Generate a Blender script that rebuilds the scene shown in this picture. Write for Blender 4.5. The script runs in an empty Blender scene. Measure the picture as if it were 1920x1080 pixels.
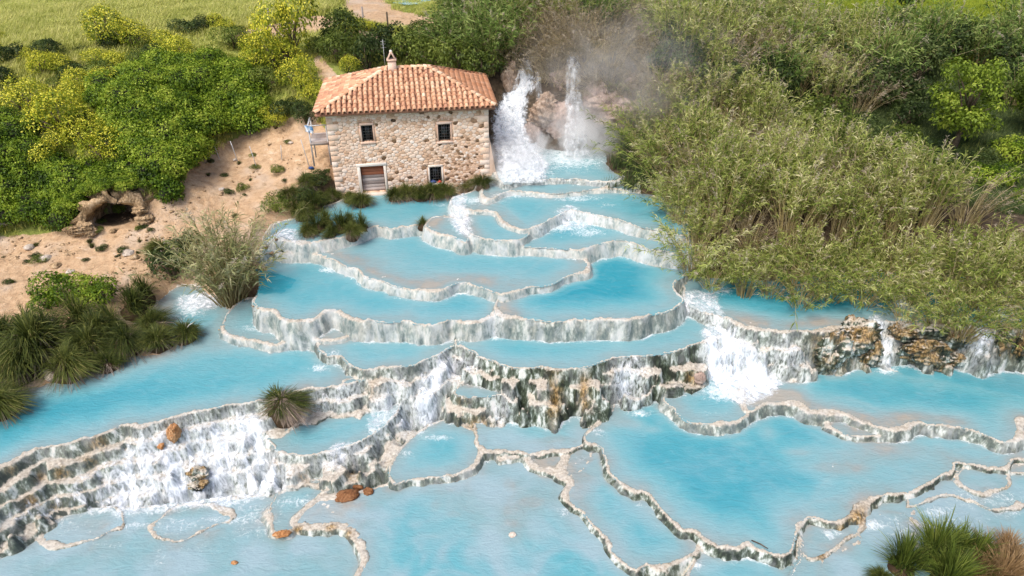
import bpy, math, random
import numpy as np
from mathutils import Matrix, Vector

random.seed(7)
RNG = np.random.default_rng(7)
SC = bpy.context.scene
COL = SC.collection

# ------------------------------------------------------------------ camera, sky, sun, exposure
CAM_H, PITCH, FOC = 16.5, math.radians(31.7), 1280.0
cam_data = bpy.data.cameras.new('camera')
cam_data.sensor_width = 36.0
cam_data.lens = 36.0 * FOC / 1920.0
cam_data.clip_start = 0.5
cam_data.clip_end = 2000.0
cam = bpy.data.objects.new('camera', cam_data)
COL.objects.link(cam)
cam.location = (0, 0, CAM_H)
cam.rotation_euler = (math.pi / 2 - PITCH, 0, 0)
SC.camera = cam

SUN_EL, SUN_AZ = math.radians(57), math.radians(218)   # azimuth: degrees clockwise from +Y (away from the camera)
world = bpy.data.worlds.new('World')
SC.world = world
world.use_nodes = True
wn = world.node_tree
wn.nodes.clear()
sky = wn.nodes.new('ShaderNodeTexSky')
sky.sky_type = 'NISHITA'
sky.sun_disc = False
sky.sun_elevation = SUN_EL
sky.sun_rotation = SUN_AZ
sky.dust_density = 4.0
sky.air_density = 0.7
sky.ozone_density = 0.6
bgn = wn.nodes.new('ShaderNodeBackground')
bgn.inputs[1].default_value = 0.15
wo = wn.nodes.new('ShaderNodeOutputWorld')
wn.links.new(sky.outputs[0], bgn.inputs[0])
wn.links.new(bgn.outputs[0], wo.inputs[0])

sun_data = bpy.data.lights.new('sun', 'SUN')
sun_data.energy = 1.65
sun_data.angle = math.radians(20)
sun_data.color = (1.0, 0.95, 0.87)
sun = bpy.data.objects.new('sun', sun_data)
COL.objects.link(sun)
sdir = Vector((math.sin(SUN_AZ) * math.cos(SUN_EL), math.cos(SUN_AZ) * math.cos(SUN_EL), math.sin(SUN_EL)))
sun.rotation_euler = sdir.to_track_quat('Z', 'Y').to_euler()
sun.location = (30, 0, 60)

SC.view_settings.view_transform = 'Standard'
SC.view_settings.look = 'None'
SC.view_settings.exposure = 0.72
SC.view_settings.gamma = 1.0
SC.view_settings.use_curve_mapping = False
SC.render.engine = 'CYCLES'
SC.cycles.max_bounces = 6
SC.cycles.transparent_max_bounces = 12
SC.cycles.volume_bounces = 4
SC.cycles.caustics_reflective = False
SC.cycles.caustics_refractive = False

# ------------------------------------------------------------------ projection helpers (photo pixels 1920x1080 <-> world)
CT, ST = math.cos(PITCH), math.sin(PITCH)
def ray(u, v):
    u = np.asarray(u, float); v = np.asarray(v, float)
    a = (u - 960) / FOC; b = (540 - v) / FOC
    return np.stack([a, CT + b * ST, -ST + b * CT], -1)
def PX(u, v, z):
    d = ray(u, v)
    t = (np.asarray(z, float) - CAM_H) / d[..., 2]
    p = d * t[..., None]
    p[..., 2] += CAM_H
    return p
def proj(x, y, z):
    zc = z - CAM_H
    dep = y * CT - zc * ST
    up = y * ST + zc * CT
    return 960 + FOC * x / dep, 540 - FOC * up / dep, dep

# ------------------------------------------------------------------ noise
def _h(ix, iy, iz, s):
    n = (ix.astype(np.int64) * 374761393 + iy.astype(np.int64) * 668265263 + iz.astype(np.int64) * 2147483647 + s * 1274126177) & 0xFFFFFFFF
    n = ((n ^ (n >> 13)) * 1274126177) & 0xFFFFFFFF
    n = (n ^ (n >> 16)) & 0xFFFF
    return n / 65535.0
def vn2(x, y, s=0):
    ix = np.floor(x); iy = np.floor(y)
    fx = x - ix; fy = y - iy
    fx = fx * fx * (3 - 2 * fx); fy = fy * fy * (3 - 2 * fy)
    z = np.zeros_like(ix)
    a = _h(ix, iy, z, s); b = _h(ix + 1, iy, z, s); c = _h(ix, iy + 1, z, s); d = _h(ix + 1, iy + 1, z, s)
    return (a + (b - a) * fx) * (1 - fy) + (c + (d - c) * fx) * fy
def fbm(x, y, s=0, o=3):
    r = 0; a = 1.0; t = 0
    for i in range(o):
        r = r + a * vn2(x * 2 ** i + 13.7 * i, y * 2 ** i - 7.1 * i, s + i); t += a; a *= 0.5
    return r / t * 2 - 1
def vn3(p, s=0):
    i = np.floor(p); f = p - i; f = f * f * (3 - 2 * f)
    r = 0
    for dx in (0, 1):
        for dy in (0, 1):
            for dz in (0, 1):
                w = (f[:, 0] if dx else 1 - f[:, 0]) * (f[:, 1] if dy else 1 - f[:, 1]) * (f[:, 2] if dz else 1 - f[:, 2])
                r = r + w * _h(i[:, 0] + dx, i[:, 1] + dy, i[:, 2] + dz, s)
    return r * 2 - 1
def sstep(a, b, x):
    t = np.clip((x - a) / (b - a), 0, 1)
    return t * t * (3 - 2 * t)

# ------------------------------------------------------------------ mesh and object helpers
def mesh_np(name, V, F, attrs=None, smooth=True, mat=None, midx=None):
    """V (n,3); F list of (m,k) int arrays"""
    me = bpy.data.meshes.new(name)
    V = np.asarray(V, np.float32)
    F = [np.asarray(f, np.int32) for f in F if len(f)]
    me.vertices.add(len(V))
    me.vertices.foreach_set('co', V.ravel())
    if F:
        loops = np.concatenate([f.ravel() for f in F])
        sizes = np.concatenate([np.full(len(f), f.shape[1], np.int32) for f in F])
        starts = np.concatenate([[0], np.cumsum(sizes)[:-1]]).astype(np.int32)
        me.loops.add(len(loops))
        me.loops.foreach_set('vertex_index', loops)
        me.polygons.add(len(sizes))
        me.polygons.foreach_set('loop_start', starts)
        me.polygons.foreach_set('loop_total', sizes)
        if smooth:
            me.polygons.foreach_set('use_smooth', np.ones(len(sizes), bool))
        if midx is not None:
            me.polygons.foreach_set('material_index', np.asarray(midx, np.int32))
    for k, a in (attrs or {}).items():
        at = me.attributes.new(k, 'FLOAT', 'POINT')
        at.data.foreach_set('value', np.asarray(a, np.float32).ravel())
    me.update(calc_edges=True)
    if mat is not None:
        for m in (mat if isinstance(mat, (list, tuple)) else [mat]):
            me.materials.append(m)
    return me
def tag(o, label=None, cat=None, group=None, kind=None):
    if label: o['label'] = label
    if cat: o['category'] = cat
    if group: o['group'] = group
    if kind: o['kind'] = kind
    return o
def ob(name, me, parent=None, loc=None, label=None, cat=None, group=None, kind=None):
    o = bpy.data.objects.new(name, me)
    COL.objects.link(o)
    if parent is not None: o.parent = parent
    if loc is not None: o.location = loc
    return tag(o, label, cat, group, kind)
def thing(name, label, cat, loc=(0, 0, 0), rz=0, group=None, scale=1.0):
    o = bpy.data.objects.new(name, None)
    COL.objects.link(o)
    o.empty_display_size = 0.2
    o.location = loc
    o.rotation_euler = (0, 0, rz)
    o.scale = (scale,) * 3 if not isinstance(scale, (tuple, list)) else scale
    return tag(o, label, cat, group)
class MB:
    """collects pieces of one mesh"""
    def __init__(s): s.V = []; s.F = {}; s.n = 0; s.A = []
    def add(s, V, F, tone=0.5):
        V = np.asarray(V, float)
        for f in F:
            f = np.asarray(f, int)
            if f.ndim == 1: f = f[None]
            s.F.setdefault(f.shape[1], []).append(f + s.n)
        s.V.append(V); s.A.append(np.broadcast_to(np.asarray(tone, float), (len(V),)).copy()); s.n += len(V)
    def box(s, lo, hi, tone=0.5, M=None, bev=0.0):
        x0, y0, z0 = lo; x1, y1, z1 = hi
        if bev > 0:
            V = []
            for ax in range(3):
                for sx in (0, 1):
                    for a in (0, 1):
                        for b in (0, 1):
                            c = [0, 0, 0]
                            o = [i for i in range(3) if i != ax]
                            c[ax] = (lo[ax], hi[ax])[sx]
                            c[o[0]] = (lo[o[0]] + bev, hi[o[0]] - bev)[a]
                            c[o[1]] = (lo[o[1]] + bev, hi[o[1]] - bev)[b]
                            V.append(c)
            import bmesh
            bm = bmesh.new()
            for c in V: bm.verts.new(c)
            r = bmesh.ops.convex_hull(bm, input=bm.verts[:])
            bm.verts.index_update(); bm.verts.ensure_lookup_table()
            VV = np.array([v.co[:] for v in bm.verts]); FF = [[v.index for v in f.verts] for f in bm.faces]
            bm.free()
            if M is not None: VV = VV @ np.array(M.to_3x3()).T + np.array(M.translation)
            s.add(VV, [np.array([f]) for f in FF], tone)
            return
        V = np.array([[x0, y0, z0], [x1, y0, z0], [x1, y1, z0], [x0, y1, z0], [x0, y0, z1], [x1, y0, z1], [x1, y1, z1], [x0, y1, z1]], float)
        if M is not None: V = V @ np.array(M.to_3x3()).T + np.array(M.translation)
        s.add(V, [np.array([[0, 3, 2, 1], [4, 5, 6, 7], [0, 1, 5, 4], [1, 2, 6, 5], [2, 3, 7, 6], [3, 0, 4, 7]])], tone)
    def tube(s, pts, rad, n=5, tone=0.5, cap=True):
        pts = np.asarray(pts, float); rad = np.broadcast_to(np.asarray(rad, float), (len(pts),))
        T = np.gradient(pts, axis=0); T /= np.linalg.norm(T, axis=1)[:, None] + 1e-9
        ref = np.array([0.13, 0.2, 1.0]) if abs(T[0][2]) < 0.9 else np.array([1.0, 0.1, 0.05])
        A = np.cross(T, ref); A /= np.linalg.norm(A, axis=1)[:, None] + 1e-9
        B = np.cross(T, A)
        an = np.arange(n) * 2 * math.pi / n
        V = (pts[:, None] + rad[:, None, None] * (np.cos(an)[None, :, None] * A[:, None] + np.sin(an)[None, :, None] * B[:, None])).reshape(-1, 3)
        k = len(pts); i = np.arange(k - 1)[:, None] * n; j = np.arange(n)[None]
        F = np.stack([i + j, i + (j + 1) % n, i + n + (j + 1) % n, i + n + j], -1).reshape(-1, 4)
        fs = [F]
        if cap: fs += [np.arange(n)[None, ::-1], (np.arange(n) + (k - 1) * n)[None]]
        s.add(V, fs, tone)
    def mesh(s, name, mat, smooth=False):
        return mesh_np(name, np.concatenate(s.V), [np.concatenate(v) for v in s.F.values()], {'tone': np.concatenate(s.A)}, smooth, mat)

# ------------------------------------------------------------------ shader helpers
def nd(nt, typ, ins=None, **kw):
    n = nt.nodes.new(typ)
    for k, v in kw.items(): setattr(n, k, v)
    for k, v in (ins or {}).items():
        s = n.inputs[k]
        if isinstance(v, bpy.types.NodeSocket): nt.links.new(v, s)
        else: s.default_value = v
    return n
def attr(nt, name): return nd(nt, 'ShaderNodeAttribute', attribute_name=name).outputs['Fac']
def mth(nt, op, a, b=0.0, c=None, clamp=False):
    ins = {0: a, 1: b}
    if c is not None: ins[2] = c
    return nd(nt, 'ShaderNodeMath', ins, operation=op, use_clamp=clamp).outputs[0]
def c4(c): return (c[0], c[1], c[2], 1.0)
def mixc(nt, f, a, b, bt='MIX'):
    n = nd(nt, 'ShaderNodeMix', data_type='RGBA', blend_type=bt)
    for i, v in ((0, f), (6, a), (7, b)):
        if isinstance(v, bpy.types.NodeSocket): nt.links.new(v, n.inputs[i])
        else: n.inputs[i].default_value = v if i == 0 else c4(v)
    return n.outputs[2]
def ramp(nt, f, stops, interp='LINEAR'):
    n = nd(nt, 'ShaderNodeValToRGB', {0: f})
    cr = n.color_ramp; cr.interpolation = interp
    while len(cr.elements) < len(stops): cr.elements.new(0.5)
    for e, (p, c) in zip(cr.elements, stops):
        e.position = p; e.color = c4(c) if isinstance(c, (tuple, list)) else (c, c, c, 1)
    return n.outputs[0]
def noise(nt, scale, detail=4.0, rough=0.55, vec=None, dist=0.0):
    ins = {'Scale': scale, 'Detail': detail, 'Roughness': rough, 'Distortion': dist}
    if vec is not None: ins['Vector'] = vec
    return nd(nt, 'ShaderNodeTexNoise', ins).outputs[0]
def mapr(nt, v, a, b, c=0.0, d=1.0):
    return nd(nt, 'ShaderNodeMapRange', {0: v, 1: a, 2: b, 3: c, 4: d}, interpolation_type='SMOOTHSTEP').outputs[0]
def gpos(nt, scale=(1, 1, 1)):
    g = nd(nt, 'ShaderNodeNewGeometry')
    m = nd(nt, 'ShaderNodeMapping', {'Vector': g.outputs['Position'], 'Scale': scale})
    return m.outputs[0]
def new_mat(name):
    m = bpy.data.materials.new(name); m.use_nodes = True
    nt = m.node_tree; nt.nodes.clear()
    out = nt.nodes.new('ShaderNodeOutputMaterial')
    return m, nt, out
def principled(nt, out, color, rough=0.6, spec=0.3, bump=None, bstr=0.3, bdist=0.05, **extra):
    p = nd(nt, 'ShaderNodeBsdfPrincipled', {'Roughness': rough, 'Specular IOR Level': spec})
    if isinstance(color, bpy.types.NodeSocket): nt.links.new(color, p.inputs['Base Color'])
    else: p.inputs['Base Color'].default_value = c4(color)
    if bump is not None:
        b = nd(nt, 'ShaderNodeBump', {'Height': bump, 'Strength': bstr, 'Distance': bdist})
        nt.links.new(b.outputs[0], p.inputs['Normal'])
    for k, v in extra.items():
        s = p.inputs[k.replace('_', ' ')]
        if isinstance(v, bpy.types.NodeSocket): nt.links.new(v, s)
        else: s.default_value = v
    if out is not None: nt.links.new(p.outputs[0], out.inputs[0])
    return p
# ------------------------------------------------------------------ materials of the setting
def mat_travertine():
    m, nt, out = new_mat('travertine')
    g = nd(nt, 'ShaderNodeNewGeometry')
    sep = nd(nt, 'ShaderNodeSeparateXYZ', {0: g.outputs['Normal']})
    nz = sep.outputs[2]
    pv = gpos(nt, (1, 1, 0.38))
    nA = noise(nt, 3.4, 5, 0.62, pv)
    nB = noise(nt, 10, 4, 0.6, pv)
    nC = noise(nt, 1.1, 3, 0.5, gpos(nt))
    steep = mapr(nt, mth(nt, 'ADD', nz, mth(nt, 'MULTIPLY', mth(nt, 'SUBTRACT', nB, 0.5), 0.5)), 0.9, 0.55)
    moss = attr(nt, 'moss')
    top = ramp(nt, nB, [(0.25, (0.27, 0.23, 0.175)), (0.42, (0.43, 0.38, 0.31)), (0.58, (0.56, 0.515, 0.44)), (0.75, (0.66, 0.64, 0.58))])
    v = mth(nt, 'ADD', mth(nt, 'MULTIPLY', nA, 0.68), mth(nt, 'MULTIPLY', nB, 0.32))
    v = mth(nt, 'ADD', v, mth(nt, 'MULTIPLY', mth(nt, 'SUBTRACT', nC, 0.5), 0.25))
    pan = noise(nt, 2.6, 3, 0.55, gpos(nt, (1, 1, 0.10)))
    vd = mth(nt, 'ADD', v, mth(nt, 'MULTIPLY', mth(nt, 'SUBTRACT', pan, 0.5), 0.65))
    dark = ramp(nt, vd, [(0.40, (0.014, 0.02, 0.012)), (0.50, (0.055, 0.075, 0.045)), (0.56, (0.20, 0.24, 0.20)), (0.62, (0.52, 0.57, 0.54)), (0.70, (0.70, 0.69, 0.66))])
    lite = ramp(nt, v, [(0.34, (0.13, 0.20, 0.20)), (0.46, (0.31, 0.37, 0.36)), (0.56, (0.48, 0.49, 0.455)), (0.72, (0.64, 0.63, 0.59))])
    wall = mixc(nt, moss, lite, dark)
    col = mixc(nt, steep, top, wall)
    wash = mth(nt, 'MULTIPLY', mapr(nt, noise(nt, 1.5, 5, 0.65, gpos(nt, (1, 1, 0.6)), 0.8), 0.47, 0.66), mth(nt, 'SUBTRACT', 0.70, mth(nt, 'MULTIPLY', moss, 0.52)))
    col = mixc(nt, wash, col, (0.58, 0.61, 0.62))
    rust = mth(nt, 'MULTIPLY', attr(nt, 'rust'), mapr(nt, nA, 0.35, 0.55))
    rc = ramp(nt, nB, [(0.34, (0.035, 0.026, 0.012)), (0.45, (0.17, 0.10, 0.03)), (0.57, (0.38, 0.24, 0.085)), (0.7, (0.55, 0.42, 0.25))])
    col = mixc(nt, rust, col, rc)
    wet = mth(nt, 'MULTIPLY', attr(nt, 'foam'), mapr(nt, nB, 0.3, 0.62))
    col = mixc(nt, wet, col, (0.72, 0.77, 0.80))
    h = mth(nt, 'ADD', mth(nt, 'MULTIPLY', nA, 0.6), mth(nt, 'MULTIPLY', noise(nt, 30, 4, 0.6, pv), 0.5))
    principled(nt, out, col, 0.55, 0.35, h, 0.9, 0.12)
    return m
def mat_ground():
    m, nt, out = new_mat('ground')
    p = gpos(nt)
    n1 = noise(nt, 0.45, 5, 0.6, p); n2 = noise(nt, 3.0, 5, 0.65, p); n3 = noise(nt, 18, 4, 0.6, p)
    sand = ramp(nt, mth(nt, 'ADD', mth(nt, 'MULTIPLY', n2, 0.6), mth(nt, 'MULTIPLY', n3, 0.4)),
                [(0.3, (0.24, 0.15, 0.085)), (0.45, (0.42, 0.28, 0.165)), (0.6, (0.52, 0.37, 0.235)), (0.75, (0.58, 0.45, 0.32))])
    sand = mixc(nt, mapr(nt, n1, 0.45, 0.7), sand, (0.46, 0.36, 0.27))
    n4 = noise(nt, 1.6, 6, 0.72, gpos(nt, (0.6, 1.5, 1)), 1.2)
    sand = mixc(nt, mth(nt, 'MULTIPLY', mapr(nt, n4, 0.54, 0.68), 0.75), sand, (0.20, 0.145, 0.075))
    sand = mixc(nt, mth(nt, 'MULTIPLY', mapr(nt, n4, 0.42, 0.30), 0.6), sand, (0.60, 0.50, 0.39))
    grass = ramp(nt, mth(nt, 'ADD', mth(nt, 'MULTIPLY', n1, 0.55), mth(nt, 'MULTIPLY', n2, 0.45)),
                 [(0.3, (0.09, 0.12, 0.025)), (0.5, (0.21, 0.24, 0.055)), (0.7, (0.34, 0.34, 0.10))])
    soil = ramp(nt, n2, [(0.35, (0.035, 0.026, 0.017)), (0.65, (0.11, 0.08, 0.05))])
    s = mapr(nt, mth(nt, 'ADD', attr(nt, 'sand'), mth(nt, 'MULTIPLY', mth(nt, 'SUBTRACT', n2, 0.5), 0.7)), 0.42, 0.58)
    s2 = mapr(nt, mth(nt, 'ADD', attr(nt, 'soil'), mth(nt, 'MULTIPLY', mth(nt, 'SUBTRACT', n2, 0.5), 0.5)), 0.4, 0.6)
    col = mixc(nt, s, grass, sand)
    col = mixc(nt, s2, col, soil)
    h = mth(nt, 'ADD', mth(nt, 'MULTIPLY', n2, 0.7), mth(nt, 'MULTIPLY', n3, 0.3))
    principled(nt, out, col, 0.9, 0.15, h, 0.8, 0.2)
    return m
def mat_water():
    m, nt, out = new_mat('water')
    p = gpos(nt)
    d = attr(nt, 'depth')
    n1 = noise(nt, 0.5, 4, 0.6, p); n2 = noise(nt, 2.2, 4, 0.6, p)
    dd = mth(nt, 'ADD', d, mth(nt, 'MULTIPLY', mth(nt, 'SUBTRACT', n1, 0.5), 0.45))
    dd = mth(nt, 'ADD', dd, mth(nt, 'MULTIPLY', mth(nt, 'SUBTRACT', n2, 0.5), 0.12))
    col = ramp(nt, dd, [(0.0, (0.29, 0.275, 0.24)), (0.04, (0.235, 0.265, 0.26)), (0.12, (0.20, 0.29, 0.305)), (0.30, (0.165, 0.32, 0.355)), (0.62, (0.095, 0.30, 0.35)), (1.0, (0.022, 0.23, 0.30))])
    cloud = mth(nt, 'MULTIPLY', attr(nt, 'cloud'), mapr(nt, noise(nt, 0.55, 2, 0.5, p, 0.5), 0.38, 0.7))
    col = mixc(nt, cloud, col, (0.245, 0.345, 0.385))
    st = noise(nt, 0.9, 5, 0.65, gpos(nt, (0.8, 1.3, 1)), 2.2)
    col = mixc(nt, mth(nt, 'MULTIPLY', mapr(nt, st, 0.46, 0.74), 0.10), col, (0.38, 0.48, 0.52))
    # foam
    f1 = noise(nt, 3.2, 6, 0.68, p, 1.4)
    f2 = noise(nt, 14, 4, 0.6, p, 0.6)
    fo = mth(nt, 'ADD', attr(nt, 'foam'), mth(nt, 'MULTIPLY', mth(nt, 'SUBTRACT', mth(nt, 'ADD', mth(nt, 'MULTIPLY', f1, 0.65), mth(nt, 'MULTIPLY', f2, 0.35)), 0.5), 2.3))
    fo = mth(nt, 'MULTIPLY', mapr(nt, fo, 0.30, 1.05), 0.92)
    col = mixc(nt, fo, col, (0.74, 0.79, 0.82))
    w1 = noise(nt, 2.6, 4, 0.6, gpos(nt, (0.5, 1.35, 1)), 1.2)
    w2 = noise(nt, 11, 3, 0.6, gpos(nt, (0.7, 1.2, 1)), 0.5)
    h = mth(nt, 'ADD', mth(nt, 'MULTIPLY', w1, 0.7), mth(nt, 'MULTIPLY', w2, 0.35))
    h = mth(nt, 'ADD', h, mth(nt, 'MULTIPLY', fo, 0.5))
    rough = mth(nt, 'ADD', mth(nt, 'MULTIPLY', fo, 0.5), 0.12)
    principled(nt, out, col, rough, 0.5, h, 0.5, 0.12, IOR=1.33)
    return m
def mat_cascade():
    m, nt, out = new_mat('white_water')
    p = gpos(nt, (1, 1, 0.35))
    a = noise(nt, 1.7, 6, 0.7, p, 1.2); b = noise(nt, 5.0, 2, 0.5, p, 0.8)
    s = mth(nt, 'ADD', mth(nt, 'MULTIPLY', a, 0.6), mth(nt, 'MULTIPLY', b, 0.4))
    al = mapr(nt, mth(nt, 'ADD', mth(nt, 'MULTIPLY', mth(nt, 'SUBTRACT', s, 0.5), 1.8), attr(nt, 'cover')), 0.34, 0.85)
    col = ramp(nt, s, [(0.36, (0.52, 0.62, 0.71)), (0.5, (0.70, 0.76, 0.82)), (0.62, (0.82, 0.84, 0.87))])
    pr = principled(nt, None, col, 0.6, 0.2, s, 0.15, 0.06)
    tr = nd(nt, 'ShaderNodeBsdfTransparent')
    mx = nd(nt, 'ShaderNodeMixShader', {0: al, 1: tr.outputs[0], 2: pr.outputs[0]})
    nt.links.new(mx.outputs[0], out.inputs[0])
    return m
M_TRAV, M_GROUND, M_WATER, M_CASC = mat_travertine(), mat_ground(), mat_water(), mat_cascade()

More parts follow.
